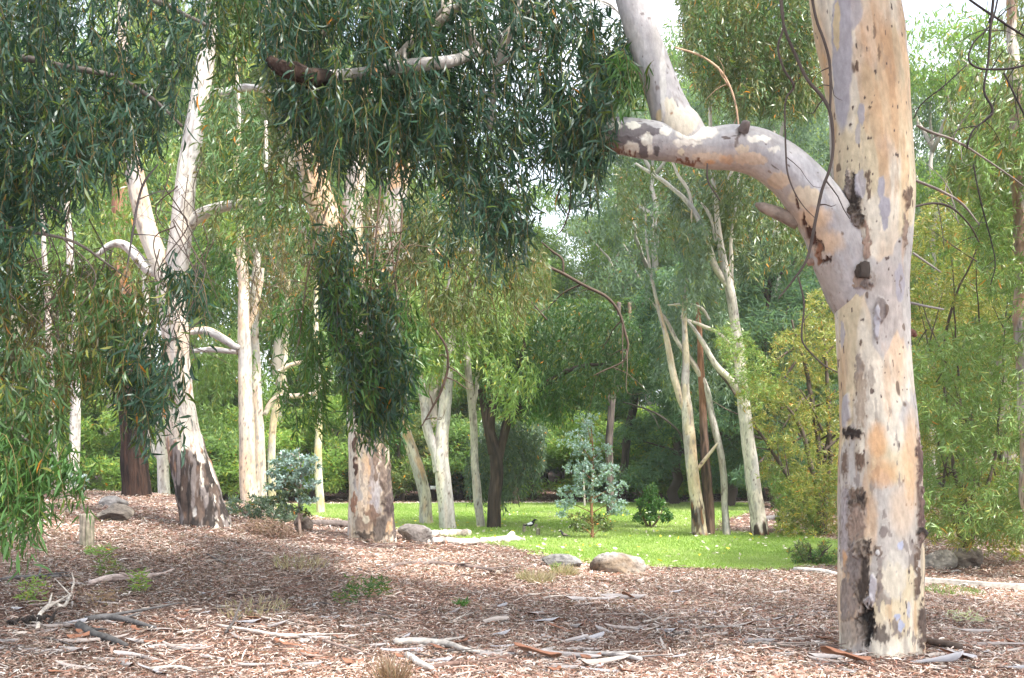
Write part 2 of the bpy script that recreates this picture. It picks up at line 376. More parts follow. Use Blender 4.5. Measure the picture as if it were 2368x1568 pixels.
# ================================================================== GROUND
LAWN = [(-16, 31), (-9, 29), (-5.5, 25), (-2.6, 21.2), (-1.0, 18.9), (0.0, 17.2), (0.75, 15.7), (1.3, 15.2), (2.7, 15.2), (3.6, 15.5), (4.15, 16.4), (5.2, 17.2),
        (6.6, 19.5), (6.2, 24.3), (4.6, 25.6), (5.4, 30), (7.5, 36), (9, 43.6), (-16, 43.6)]
def grid(xs, ys):
    X, Y = np.meshgrid(xs, ys); V = np.stack([X, Y, gz(X, Y)], -1); ny, nx = X.shape
    i = np.arange(nx*ny).reshape(ny, nx); q = np.stack([i[:-1, :-1], i[:-1, 1:], i[1:, 1:], i[1:, :-1]], -1)
    return V, q
def ground_mat(name, cols, scale, bump, rough=.95):
    m = bpy.data.materials.new(name); m.use_nodes = True; t = m.node_tree; b = t.nodes['Principled BSDF']; b.inputs['Roughness'].default_value = rough
    b.inputs['Specular IOR Level'].default_value = .15
    tc = t.nodes.new('ShaderNodeTexCoord')
    n1 = t.nodes.new('ShaderNodeTexNoise'); n1.inputs['Scale'].default_value = scale; n1.inputs['Detail'].default_value = 8; n1.inputs['Roughness'].default_value = .65
    n2 = t.nodes.new('ShaderNodeTexNoise'); n2.inputs['Scale'].default_value = scale*.05; n2.inputs['Detail'].default_value = 4
    ad = t.nodes.new('ShaderNodeMath'); ad.operation = 'ADD'; mu = t.nodes.new('ShaderNodeMath'); mu.operation = 'MULTIPLY'; mu.inputs[1].default_value = .5
    t.links.new(tc.outputs['Object'], n1.inputs[0]); t.links.new(tc.outputs['Object'], n2.inputs[0])
    t.links.new(n1.outputs[0], ad.inputs[0]); t.links.new(n2.outputs[0], ad.inputs[1]); t.links.new(ad.outputs[0], mu.inputs[0])
    cr = t.nodes.new('ShaderNodeValToRGB'); e = cr.color_ramp.elements; e[0].position = .33; e[1].position = .67
    e[0].color = (*cols[0], 1); e[1].color = (*cols[-1], 1)
    for k, c in enumerate(cols[1:-1]):
        x = e.new(.33+.34*(k+1)/(len(cols)-1)); x.color = (*c, 1)
    t.links.new(mu.outputs[0], cr.inputs[0]); t.links.new(cr.outputs[0], b.inputs['Base Color'])
    bp = t.nodes.new('ShaderNodeBump'); bp.inputs['Strength'].default_value = bump; bp.inputs['Distance'].default_value = .03
    t.links.new(n1.outputs[0], bp.inputs['Height']); t.links.new(bp.outputs[0], b.inputs['Normal'])
    return m
M_GROUND = ground_mat('leaf_mould', [(.05, .028, .022), (.12, .07, .055), (.22, .15, .13)], 22, .8)
M_LAWN = ground_mat('lawn_turf', [(.16, .25, .05), (.22, .32, .075), (.29, .37, .10)], 9, .5)
M_PATH = ground_mat('path_gravel', [(.30, .26, .22), (.40, .36, .31), (.46, .42, .37)], 25, .3)
xs = np.unique(np.concatenate([np.linspace(-400, -40, 19), np.linspace(-40, -13, 28), np.arange(-13, 13, .14), np.linspace(13, 40, 28), np.linspace(40, 400, 19)]))
ys = np.unique(np.concatenate([np.linspace(-60, 5, 20), np.arange(5, 31, .14), np.linspace(31, 60, 60), np.linspace(60, 500, 30)]))
V, q = grid(xs, ys)
build('ground', V, [q.reshape(-1, 4)], M_GROUND, smooth=True, kind='structure')
V, q = grid(np.arange(-16.1, 9.2, .12), np.arange(15, 43.8, .12)); V[..., 2] += .012
cen = V[:-1, :-1, :2].reshape(-1, 2)+.06
wb = (fbm(np.concatenate([cen*1.6, cen[:, :1]*0], 1), 2)-.5)[:, None]*.5
q = q.reshape(-1, 4)[inpoly(cen+wb, LAWN)]
u, inv = np.unique(q, return_inverse=True)
build('lawn', V.reshape(-1, 3)[u], [inv.reshape(-1, 4)], M_LAWN, smooth=True, kind='structure')
# path behind the lawn
px_ = np.linspace(-30, 12, 60); pv = []
for k in (0, .45, .9, 1.35):
    pv.append(np.stack([px_, 44.0+k+.5*np.sin(px_*.15), gz(px_, 44.0+k+.5*np.sin(px_*.15))+.012+0*px_], 1))
pv = np.array(pv); i = np.arange(240).reshape(4, 60)
build('path', pv, [np.stack([i[:-1, :-1], i[:-1, 1:], i[1:, 1:], i[1:, :-1]], -1).reshape(-1, 4)], M_PATH, kind='structure')

# leaf litter: dry leaves, bark chips and twigs nobody could count
def litter(n, y0, y1, pw, size, thin=1.0):
    t = rng.random(n); y = (y0**pw+(y1**pw-y0**pw)*t)**(1/pw); x = rng.uniform(-1, 1, n)*(y*.47+.6)
    keep = ~inpoly(np.stack([x, y], 1)+rng.normal(size=(n, 2))*.15, LAWN)
    keep &= (fbm(np.stack([x*1.3, y*.8, 0*x+8], 1), 3) > .40) | (rng.random(n) < .45)
    x, y = x[keep], y[keep]; n = len(x); z = gz(x, y)+rng.uniform(.004, .035, n)
    a = rng.uniform(0, 2*np.pi, n); kindr = rng.random(n)
    D = np.stack([np.cos(a), np.sin(a), rng.normal(0, .16, n)], 1); D = nrm(D)
    up = nrm(np.stack([rng.normal(0, .35, n), rng.normal(0, .35, n), np.ones(n)], 1)); S_ = nrm(np.cross(D, up)); N_ = np.cross(S_, D)
    L = rng.uniform(.35, 1, n)*size*1.2*(1+.6*(rng.random(n) < .06)); Wd = L*rng.uniform(.09, .22, n)*thin
    tw = kindr < .16; Wd[tw] = .006*rng.uniform(.6, 1.5, tw.sum())*(1+(y[tw]-8)*.06); L[tw] *= 1.6
    cu = rng.uniform(-.12, .25, n)*L*min(1, thin*1.3); sb = rng.uniform(-.16, .16, n)*L*min(1, thin*1.5); cu[tw] *= .3
    B = np.stack([x, y, z], 1)-D*L[:, None]*.5
    def c(t, w):
        return B+D*(L*t)[:, None]+S_*(sb*4*t*(1-t)+w*Wd)[:, None]+N_*(cu*4*t*(1-t)+np.abs(w)*Wd*.5*np.sign(cu))[:, None]
    V = np.stack([c(0, .08), c(0, -.08), c(.33, .5), c(.33, -.5), c(.7, .42), c(.7, -.42), c(1, 0)], 1)
    i = np.arange(n)[:, None]*7
    pc = np.array([(.36, .28, .24), (.27, .18, .14), (.50, .44, .40), (.20, .10, .07), (.06, .036, .028), (.22, .135, .105), (.31, .28, .265), (.18, .08, .05)])
    patch = fbm(np.stack([x*.9, y*.55, 0*x+3], 1), 2)
    k = rng.choice(8, n, p=[.17, .17, .12, .14, .11, .14, .08, .07]); C = pc[k]*rng.uniform(.75, 1.2, (n, 1))
    C = C*(1.02+.6*ss(.35, .65, patch))[:, None]
    return V.reshape(-1, 3), [np.concatenate([i+[4, 5, 6]]), np.concatenate([i+[0, 1, 3, 2], i+[2, 3, 5, 4]])], np.repeat(C, 7, 0)
V, fs, C = join([litter(260000, 7.3, 15, 1.3, .062), litter(150000, 13, 27, 1.0, .085), litter(26000, 7.3, 14, 1.2, .12, .4), litter(3500, 7.3, 12, 1.2, .22, .25), litter(60000, 25, 52, 1.0, .15)])
o = build('leaf_litter', V, fs, M_LITTER, None, C); tag(o, 'brown and pale dry gum leaves and bark flakes strewn over the ground', 'leaf litter', kind='stuff')
# lawn grass blades
def blades(n, poly, h, w, c1, c2, pw=1.0, lean=.5, ymax=44):
    poly_ = np.array(poly); lo, hi = poly_.min(0), np.minimum(poly_.max(0), [99, ymax])
    t = rng.random(n); y = lo[1]+(hi[1]-lo[1])*t**pw; x = rng.uniform(lo[0], hi[0], n); p = np.stack([x, y], 1)
    k = inpoly(p+rng.normal(size=p.shape)*.13, poly) & (np.abs(x) < y*.5+1); x, y = x[k], y[k]; n = len(x); z = gz(x, y)+.01
    hh = h*rng.uniform(.4, 1.2, n)*(.7+.03*y*.5); a = rng.uniform(0, 2*np.pi, n); ww = w*(.5+.06*y)
    B = np.stack([x, y, z], 1); S_ = np.stack([np.cos(a), np.sin(a), 0*a], 1)*ww[:, None]
    tp = B+np.stack([rng.normal(0, lean, n)*hh, rng.normal(0, lean, n)*hh, hh], 1)
    V = np.stack([B-S_, B+S_, tp], 1).reshape(-1, 3)
    g = fbm(np.stack([x*.7, y*.35, 0*x], 1), 3); t = np.clip(ss(.3, .7, g)+rng.normal(0, .25, n), 0, 1)[:, None]
    C = np.array(c1)*(1-t)+np.array(c2)*t
    return V, [np.arange(3*n).reshape(-1, 3)], np.repeat(C, 3, 0)
V, fs, C = blades(330000, LAWN, .05, .006, (.21, .30, .075), (.32, .38, .15), pw=1.5)
o = build('lawn_grass', V, fs, M_GRASS, None, C); tag(o, 'short bright green grass blades of the park lawn', 'grass', kind='stuff')
# clover flowers and pale leaves on the lawn
n = 600; y = rng.uniform(15.5, 36, n); x = rng.uniform(-3, 6, n); k = inpoly(np.stack([x, y], 1), LAWN); x, y = x[k], y[k]; n = len(x)
D = nrm(np.stack([rng.normal(size=n), rng.normal(size=n), rng.normal(0, .3, n)], 1))
cc = np.where(rng.random((n, 1)) < .2, (.7, .55, .05), (.55, .50, .40))
V, fs, C = leaves(np.stack([x, y, gz(x, y)+.05], 1), D, rng.uniform(.05, .11, n), rng.uniform(.03, .05, n), cc, True)
o = build('fallen_leaves', V, fs, M_LITTER, None, C); tag(o, 'pale fallen leaves and tiny yellow flowers dotted over the lawn', 'fallen leaves', kind='stuff')

# ================================================================== MAIN TREE
base = hit(2040, 1497); dM = float(base[1])
mt = thing('gum_tree', 'huge mottled cream and orange gum trunk in the right foreground with an arched limb', 'tree', base)
g0 = gum(0.0, (.58, .49, .335), .28, .6, seed=2.3, speck=1.1, flare=.32, streak=.5, tone=1, top=1.6)
def paint(V, c, feats, front=None):
    px = CX+V[..., 0]/V[..., 1]*F; py = HZ-(V[..., 2]-EYE)/V[..., 1]*F
    w1 = fbm(np.stack([px/9, py/14, 0*px], -1), 3)-.5; w2 = fbm(np.stack([px/7+9, py/12+5, 0*px], -1), 3)-.5; d = np.zeros(px.shape)
    nf = fbm(np.stack([px/2.6, py/9, 0*px+4], -1), 3)
    for (x, y, rx, ry, C, s, h, rag) in feats:
        if h is None: h = 0
        e = ((px-x+w1*rag*9)/rx)**2+((py-y+w2*rag*16)/ry)**2
        if rag > 1:
            e = np.maximum(e+(nf-.5)*2.2*np.minimum(e, 1), 0)
            hm = (1-ss(.9, 2.2, e))*.55*s
            if front is not None: hm = hm*front
            c = mixc(c, (.30, .235, .18), hm)
        m = (1-ss(*((.1, 1.7) if C in (OR, SA) else (.75, 1.15)), e))*s
        if front is not None: m = m*front
        cc = np.array(C)*np.ones(V.shape)
        if rag > 1: cc = cc*(.45+1.1*nf)[..., None]
        c = c*(1-m[..., None])+cc*m[..., None]; d = d+h*m*(.4+1.2*nf if rag > 1 else 1)
    return c, d
DK, BR, GB, LI, OR, SA, BL, CR = DARK, BROWN, (.20, .165, .15), (.37, .35, .38), (.60, .34, .16), (.62, .42, .25), (.40, .42, .52), (.66, .60, .46)
FE = [  # the marks that show on the trunk
 (1946, 110, 24, 200, LI, .95, .004, 1), (1990, 263, 9, 28, LI, .9, .003, 1), (1983, 310, 7, 26, LI, .7, 0, 1), (1965, 25, 30, 45, LI, .8, 0, 1),
 (1935, 60, 8, 60, (.62, .48, .24), .7, 0, 1), (1900, 145, 7, 22, OR, .8, 0, 1), (2012, 251, 4, 4, BR, 1, .01, 1), (1982, 155, 4, 14, BR, 1, .008, 1), (2021, 70, 3, 20, BR, .7, 0, 1), (2031, 120, 2.5, 22, BR, .7, 0, 1),
 (2037, 430, 9, 26, LI, 1, .003, 1), (2045, 478, 15, 28, LI, 1, .003, 1), (2046, 515, 7, 16, LI, 1, 0, 1), (2008, 411, 5, 24, BR, .9, .004, 2), (2010, 448, 4, 14, BR, .9, 0, 2),
 (1972, 460, 17, 55, DK, 1, .035, 2), (1980, 505, 20, 24, DK, .95, .045, 2), (1962, 425, 9, 30, GB, .8, .02, 2), (1990, 425, 12, 35, LI, .8, 0, 1),
 (1976, 555, 14, 45, GB, .9, .015, 2), (2003, 560, 8, 45, (.30, .20, .15), .9, .015, 2), (1985, 580, 4, 30, (.5, .48, .5), 1, 0, 1),
 (1978, 640, 36, 30, (.26, .19, .15), .8, .02, 2), (1945, 660, 7, 30, GB, .9, .01, 2), (1987, 672, 12, 10, LI, .8, 0, 1), (2005, 655, 10, 14, GB, .9, .015, 2), (1987, 627, 9, 15, (.06, .045, .035), 1, .02, 2),
 (2099, 454, 8, 28, BR, .9, .015, 2), (2092, 535, 6, 42, (.3, .22, .17), .9, .015, 2), (2078, 655, 12, 44, LI, .95, .002, 1), (2080, 655, 3, 20, BR, .5, 0, 2),
 (2035, 715, 15, 28, GB, .9, .02, 1), (2026, 745, 7, 40, (.42, .40, .42), 1, .03, 1), (2046, 720, 5, 12, BR, .7, .02, 1),
 (1990, 792, 4, 9, BR, .9, .008, 1), (1947, 775, 6, 35, LI, .8, 0, 1), (2088, 757, 4, 7, BR, .8, 0, 1),
 (1985, 850, 9, 35, GB, .7, .006, 2), (1990, 920, 12, 75, (.32, .24, .17), .6, .006, 2), (2012, 870, 9, 30, GB, .45, 0, 2),
 (1958, 950, 10, 40, (.36, .33, .33), 1, .025, 1), (1970, 1001, 24, 12, DK, 1, .02, 2), (1989, 1066, 12, 20, BR, 1, .012, 2), (1956, 1070, 7, 32, BR, .9, .01, 2), (1984, 1152, 22, 22, DK, 1, .02, 2), (1975, 1135, 20, 8, BR, .8, .01, 2),
 (2027, 1021, 23, 45, OR, .85, 0, 1), (2042, 1096, 32, 32, OR, .7, 0, 1), (2105, 1060, 20, 110, SA, .8, 0, 1), (2015, 1210, 14, 70, SA, .6, 0, 1), (2085, 1180, 30, 60, SA, .4, 0, 1),
 (1955, 1215, 16, 90, (.33, .29, .29), .9, .012, 2), (1982, 1225, 16, 60, (.25, .18, .14), .95, .02, 2), (1997, 1268, 20, 20, DK, 1, .03, 2), (1995, 1335, 15, 68, DK, .95, .02, 2), (1978, 1300, 14, 55, GB, .9, .02, 2),
 (1962, 1385, 18, 48, GB, .8, .015, 2), (1955, 1290, 5, 20, OR, .8, 0, 1), (2044, 1228, 10, 16, GB, .9, .006, 1), (2029, 1275, 11, 13, BR, .8, .006, 1), (2029, 1276, 7, 8, (.5, .48, .46), 1, .01, 1),
 (2080, 1264, 6, 12, BL, 1, 0, 1), (2072, 1424, 9, 9, BL, 1, 0, 1), (2072, 1452, 12, 20, GB, .8, 0, 2), (2081, 1446, 8, 12, BL, 1, 0, 1), (2100, 1410, 5, 20, BL, .7, 0, 1), (2065, 1330, 30, 60, (.62, .58, .50), .6, 0, 1),
 (2019, 1360, 9, 36, (.40, .37, .38), 1, .03, 1), (2010, 1392, 9, 18, (.40, .37, .38), 1, .03, 1), (2033, 1345, 6, 34, GB, .7, .01, 2), (2003, 1445, 20, 45, (.022, .018, .016), 1, -.05, 2), (2035, 1468, 16, 22, (.09, .07, .06), .8, 0, 2),
 (1965, 1462, 26, 28, (.28, .23, .19), .7, 0, 2), (2122, 1080, 6, 80, (.13, .08, .065), 1, .012, 2), (2126, 1200, 6, 70, (.13, .08, .065), 1, .012, 2), (2118, 1320, 4, 60, BR, .9, .01, 2), (2124, 1233, 7, 10, DK, 1, .015, 2), (2128, 1450, 9, 50, (.10, .07, .055), 1, .012, 2),
 (1940, 1440, 8, 12, DK, .8, .01, 2), (1944, 1060, 4, 80, BR, .8, .012, 2), (1942, 1260, 4, 60, BR, .8, .012, 2)]
def main_bark(V, N, TH, S, RR):
    d, c = g0(V, N, TH, S, RR)
    c, d2 = paint(V, c, FE, ss(.05, .3, -N[..., 1])); return d+d2, c
TR = [(2037, 1500, 88), (2034, 1400, 93), (2035, 1300, 95), (2034, 1180, 93), (2033, 1080, 92), (2031, 980, 87), (2024, 890, 83), (2018, 800, 83), (2014, 700, 84), (2008, 620, 91), (2013, 540, 93), (2019, 450, 94), (2016, 360, 93), (2010, 260, 92), (1999, 160, 97), (1985, 70, 101), (1972, -20, 100), (1955, -200, 90), (1930, -450, 75), (1900, -800, 55)]
trunk_mesh(TR, dM, main_bark, 340, .009, 'trunk', mt, ground=True)
# arched limb
LF = [(1790, 345, 16, 8, (.66, .62, .55), .9, 0, 1), (1610, 308, 52, 17, (.72, .68, .60), 1, .003, 1), (1590, 330, 36, 10, (.72, .68, .60), 1, 0, 1), (1755, 320, 28, 9, (.72, .68, .60), 1, 0, 1),
 (1640, 365, 42, 11, (.62, .50, .38), .9, 0, 1), (1680, 370, 16, 11, OR, .6, 0, 1), (1640, 376, 14, 7, OR, .8, 0, 1), (1575, 352, 7, 9, CR, 1, 0, 1),
 (1735, 368, 40, 16, (.60, .46, .33), .8, 0, 1), (1715, 345, 16, 10, (.60, .50, .36), .8, 0, 1), (1800, 418, 28, 20, (.60, .46, .32), .8, 0, 1), (1860, 455, 40, 24, (.62, .52, .38), .9, 0, 1), (1880, 505, 40, 30, SA, .8, 0, 1), (1905, 560, 45, 30, SA, .7, 0, 1),
 (1450, 300, 62, 17, (.17, .155, .16), 1, .004, 1), (1510, 302, 30, 8, (.15, .135, .14), 1, .004, 1), (1445, 325, 40, 12, (.17, .155, .16), 1, .004, 1), (1487, 345, 14, 26, (.16, .145, .15), 1, .004, 1), (1519, 347, 6, 11, (.14, .13, .13), 1, .004, 1),
 (1417, 290, 20, 12, (.70, .68, .60), 1, .002, 1), (1463, 289, 18, 8, (.70, .68, .60), 1, .002, 1), (1497, 322, 14, 17, (.70, .68, .60), 1, .002, 1), (1503, 345, 8, 14, (.70, .68, .60), 1, .002, 1), (1460, 342, 18, 16, (.70, .68, .60), 1, .002, 1), (1537, 303, 14, 10, (.70, .68, .60), 1, .002, 1),
 (1455, 361, 16, 8, (.20, .09, .05), 1, .01, 2), (1400, 350, 40, 22, (.22, .12, .07), .9, .01, 2), (1375, 338, 12, 20, DK, .9, .01, 2), (1588, 374, 30, 5, (.20, .09, .05), .9, .01, 2),
 (1712, 304, 12, 11, (.13, .11, .10), 1, .012, 1), (1712, 304, 7, 6, (.05, .045, .04), 1, -.01, 1), (1704, 322, 5, 12, GB, .9, 0, 2),
 (1858, 505, 5, 20, (.12, .06, .04), 1, -.02, 2), (1873, 545, 12, 22, (.10, .05, .035), 1, -.02, 2), (1892, 575, 10, 16, (.10, .05, .035), 1, -.02, 2), (1905, 605, 16, 8, (.08, .045, .035), 1, -.02, 2), (1890, 590, 8, 20, (.28, .13, .07), .8, 0, 2), (1842, 470, 4, 16, (.12, .06, .04), 1, -.01, 2)]
gl = gum(0, (.37, .36, .375), .6, .1, seed=8.1, speck=.9, flare=0, streak=.3, tone=1, top=.1, white=.12)
def limb_bark(V, N, TH, S, RR):
    d, c = gl(V, N, TH, S, RR)
    px = CX+V[..., 0]/V[..., 1]*F
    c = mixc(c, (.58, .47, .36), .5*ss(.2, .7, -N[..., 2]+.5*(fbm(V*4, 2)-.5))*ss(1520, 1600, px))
    c, d2 = paint(V, c, LF, ss(-.1, .2, -N[..., 1])); return d+d2, c
LB = [(2016, 800, 40, dM+.14), (2004, 730, 66, dM+.05), (1980, 660, 75, dM), (1952, 592, 75, dM-.04), (1915, 515, 66, dM-.08), (1872, 452, 61, dM-.1), (1822, 398, 57, dM-.12), (1762, 357, 55, dM-.12), (1700, 342, 53, dM-.12), (1630, 343, 48, dM-.12), (1560, 330, 44, dM-.12), (1490, 322, 44, dM-.12), (1430, 314, 42, dM-.12), (1392, 318, 34, dM-.12), (1366, 326, 22, dM-.12)]
X, Q = pxpath(LB); v, f, c = tube(X, Q, 220, .009, limb_bark); build('limb', v, f, M_BARK, mt, c, smooth=True)
gu = gum(0, (.42, .40, .43), .9, .15, seed=5.5, speck=.7, flare=0, streak=.15, tone=1, top=.1)
def up_bark(V, N, TH, S, RR):
    d, c = gu(V, N, TH, S, RR)
    c, d2 = paint(V, c, [(1575, 280, 40, 34, (.66, .60, .48), 1, .002, 1), (1545, 245, 18, 18, (.66, .60, .48), 1, 0, 1), (1525, 270, 9, 16, (.62, .48, .24), .7, 0, 1), (1553, 264, 4, 4, (.4, .22, .12), 1, 0, 1), (1532, 190, 7, 90, (.62, .60, .56), .8, 0, 1)], None)
    return d+d2, c
UP = [(1600, 345, 50, dM-.1), (1572, 300, 52, dM-.1), (1552, 265, 45, dM-.1), (1533, 215, 40, dM-.09), (1510, 150, 39, dM-.07), (1482, 70, 37, dM-.04), (1460, 0, 36, dM), (1420, -140, 32, dM+.1), (1370, -320, 26, dM+.3), (1300, -520, 16, dM+.4)]
X, Q = pxpath(UP); v, f, c = tube(X, Q, 140, .012, up_bark); build('limb', v, f, M_BARK, mt, c, smooth=True)
# collar and sawn knot on top of the limb
X, Q = pxpath([(1708, 318, 13), (1712, 305, 11), (1713, 298, 9)], dM-.12); X[:, 1] -= [.14, .17, .185]; v, f, c = tube(X, Q, 24, .01, colour=(.16, .13, .12), wob=.0, seed=2); build('branch_stub', v, f, M_WOOD, mt, c, smooth=True)
# stubs, knot and dead twigs
for pts, cc in (([(1845, 515, 17), (1800, 494, 15), (1765, 480, 12), (1746, 472, 5)], (.26, .21, .17)), ([(1915, 600, 13), (1890, 603, 11), (1867, 607, 8)], (.30, .20, .15)), ([(1985, 650, 12), (1987, 632, 12), (1986, 614, 11)], (.07, .055, .045)), ([(2095, 780, 8), (2108, 768, 8), (2116, 778, 5)], (.15, .07, .05))):
    X, Q = pxpath(pts, dM-.16 if pts[0][0] > 1900 and pts[0][0] < 2000 and pts[0][1] > 640 else dM-.05)
    if pts[0][1] == 650: X[:, 1] -= .13
    v, f, c = tube(X, Q, 20, .012, colour=cc, wob=.02, seed=3); build('branch_stub', v, f, M_WOOD, mt, c, smooth=True)
dT = dM-.75
twig([(1868, -60, 6), (1885, 40, 6), (1902, 90, 6), (1916, 140, 6), (1920, 200, 6), (1918, 255, 5), (1917, 262, 2)], dT, mt, side=3)
twig([(1800, -40, 5), (1812, 60, 6), (1840, 130, 7), (1868, 185, 7), (1905, 228, 8), (1922, 270, 7), (1925, 340, 7), (1917, 390, 7), (1900, 440, 7), (1888, 500, 7), (1878, 555, 7), (1862, 605, 6), (1830, 650, 5), (1798, 690, 3)], dT, mt, side=3, step=.02)
twig([(1805, -20, 4), (1810, 60, 5), (1797, 110, 5), (1812, 160, 5), (1835, 198, 6), (1818, 225, 4), (1814, 270, 4), (1816, 340, 4), (1820, 395, 4), (1835, 440, 3), (1860, 480, 2), (1890, 510, 1.5)], dT+.1, mt, side=2, step=.02)
twig([(1845, 640, 4), (1858, 700, 4), (1853, 770, 4), (1860, 800, 4), (1900, 842, 3.5), (1935, 862, 2.5)], dT, mt, side=2, step=.02)
twig([(1635, 378, 4), (1637, 420, 4), (1665, 465, 3)], dM-.5, mt, step=.02)
twig([(2105, 480, 5, 10.2), (2160, 470, 5, 10.4), (2200, 480, 5, 10.6), (2240, 520, 4, 10.8), (2262, 560, 3, 11)], None, mt, side=3, colour=(.07, .055, .045))
twig([(2110, 585, 5, 10.2), (2150, 612, 4, 10.2), (2175, 630, 3, 10.2)], None, mt, colour=(.3, .27, .25))
twig([(2103, 700, 6, 10), (2140, 708, 5, 10.2), (2180, 716, 4, 10.4)], None, mt, colour=(.22, .2, .19))
twig([(2120, 290, 6, 10.5), (2150, 305, 6, 10.6), (2215, 330, 5, 10.8), (2275, 365, 4, 11), (2367, 430, 3, 11.3)], None, mt, side=4, colour=(.2, .17, .15))
twig([(2112, 415, 6, 10.5), (2170, 440, 6, 10.8), (2225, 470, 5, 11), (2265, 520, 3, 11)], None, mt, side=3, colour=(.2, .17, .15))
# branches that carry the crown out over the view
twig([(1985, -180, 40, 9.4), (1700, -220, 30, 9.2), (1400, -160, 24, 9), (1150, -60, 20, 9), (1000, 60, 15, 9), (900, 150, 10, 9)], None, mt, nseg=14, colour=(.5, .44, .38), m=M_BARK, side=6)
twig([(1420, -150, 20, 9.3), (1250, -40, 16, 9.1), (1180, 60, 12, 9), (1150, 170, 9, 9), (1130, 300, 6, 9)], None, mt, nseg=10, colour=(.45, .40, .35), m=M_BARK, side=6)
twig([(880, -80, 18, 9.3), (800, 20, 14, 9.3), (730, 100, 9, 9.3), (680, 260, 5, 9.3)], None, mt, nseg=10, colour=(.16, .13, .11), side=6)
X, Q = pxpath([(760, 182, 18, 9.0), (715, 172, 23, 8.6), (680, 158, 22, 8.45), (645, 149, 19, 8.4), (622, 140, 15, 8.4), (608, 130, 11, 8.4)]); v, f, c = tube(X, Q, 26, .015, fibre((.05, .03, .022), (.02, .013, .01), (.20, .08, .04), flare=0), wob=.14)
build('branch_stub', v, f, M_ROUGH, mt, c, smooth=True)
twig([(755, 180, 16, 9.0), (830, 172, 15, 9.2), (900, 160, 15, 9.0), (960, 150, 16, 8.7), (1035, 143, 14, 8.7), (1100, 120, 12, 9.2), (1200, 60, 10, 9.4)], None, mt, nseg=12, colour=(.5, .46, .43), m=M_BARK)
NEAR = dict(L=(.35, .75), K=17, leaf=(.08, .175, .0185), vs=1.5, gs=55)
foliage(mt, [
 dict(poly=[(590, -60), (600, 120), (640, 230), (680, 330), (700, 380), (800, 380), (900, 380), (1000, 410), (1060, 470), (1130, 510), (1190, 520), (1230, 440), (1290, 370), (1350, 330), (1390, 250), (1420, 180), (1360, 130), (1250, 60), (1180, -60)], d=(8.3, 10.3), n=950, kind='dark', gap=.44, **NEAR),
 dict(poly=[(620, -60), (640, 200), (720, 340), (900, 350), (1100, 440), (1200, 430), (1180, 200), (1120, -60)], d=(8.6, 10.5), n=480, kind='dark', gap=.42, **NEAR),
 dict(poly=[(1150, -60), (1260, 90), (1400, 190), (1460, 190), (1470, 90), (1380, 30), (1300, -60)], d=(8.6, 10.3), n=170, kind='dark', gap=.47, **NEAR),
 dict(poly=[(1390, 120), (1440, 230), (1500, 190), (1500, 130)], d=(8.3, 9.0), n=14, kind='green', gap=.3, **NEAR),
 dict(poly=[(590, 200), (620, 420), (700, 460), (760, 440), (740, 330), (660, 250)], d=(8.6, 9.6), n=36, kind='olive', gap=.4, L=(.3, .5), K=12, leaf=(.08, .14, .018)),
 dict(poly=[(1290, 220), (1290, 400), (1360, 420), (1410, 380), (1420, 230)], d=(8.2, 8.8), n=85, kind='dark', gap=.38, **NEAR),
 dict(poly=[(1130, 430), (1120, 540), (1190, 590), (1240, 500)], d=(8.6, 9.6), n=55, kind='dark', gap=.3, **NEAR),
 dict(poly=(2.6, 8.5, 3.6, 8.3, 6.0, 9), d=(0, 0), n=1300, kind='dark', gap=.40, L=(.5, .9), K=14, leaf=(.14, .22, .045), stem=False),  # unseen box of leaves added on the sun side to shade the trunk
 # canopy out of the frame overhead that shades the foreground
 dict(poly=(-8, 11, .5, 9, 7.2, 11), d=(0, 0), n=2500, kind='dark', gap=.47, L=(.5, .9), K=14, leaf=(.14, .22, .045), stem=False),
])

# ================================================================== LEFT OVERHANGING TREE (trunk out of frame)
b = np.array([-6.4, 9.6, float(gz(-6.4, 9.6))])
ot = thing('gum_tree', 'gum at the left edge whose dark drooping branches fill the upper left corner', 'tree', b)
v, f, c = tube([b-[0, 0, .3], b+[.1, 0, 1.5], b+[.3, 0, 3.5], b+[.5, .1, 6]], [.3, .26, .22, .16], 60, .04, gum(.8, seed=4)); build('trunk', v, f, M_BARK, ot, c, smooth=True)
q0 = b+np.array([.45, .1, 5]); 
def W3(px, py, d): return P(px, py, d)
for pts, r in (([b+[.3, 0, 3.3], W3(-200, 60, 9.4), W3(-20, 120, 9.2), W3(160, 150, 9), W3(300, 190, 9), W3(420, 290, 9)], .045), ([b+[.4, 0, 4.2], W3(-150, -150, 9.2), W3(150, -120, 9), W3(330, -20, 9), W3(480, 60, 9)], .055), ([b+[.2, 0, 2.4], W3(-150, 450, 8.6), W3(0, 520, 8.5), W3(170, 560, 8.6), W3(290, 640, 9.0)], .026), ([b+[.2, 0, 1.6], W3(-180, 900, 8.2), W3(-20, 960, 8.1), W3(100, 1050, 8.1)], .03)):
    v, f, c = tube(pts, np.linspace(r, r*.25, len(pts)), 12, .05, colour=(.20, .17, .15), wob=.06, seed=r*100); build('branch', v, f, M_TWIG, ot, c, smooth=True)
for k in range(17):
    x0 = rng.uniform(30, 440); y0 = rng.uniform(420, 640)
    twig([(x0, y0, 3), (x0+rng.uniform(-60, 80), y0+rng.uniform(40, 100), 2.6), (x0+rng.uniform(-90, 130), y0+rng.uniform(120, 220), 2.2), (x0+rng.uniform(-120, 160), y0+rng.uniform(220, 330), 1.2)], rng.uniform(8.3, 9.4), ot, side=4, colour=(.12, .09, .075))
twig([(365, 380, 3), (330, 430, 5), (310, 520, 5), (290, 640, 3)], 8.8, ot, side=4, colour=(.16, .14, .14), step=.03)
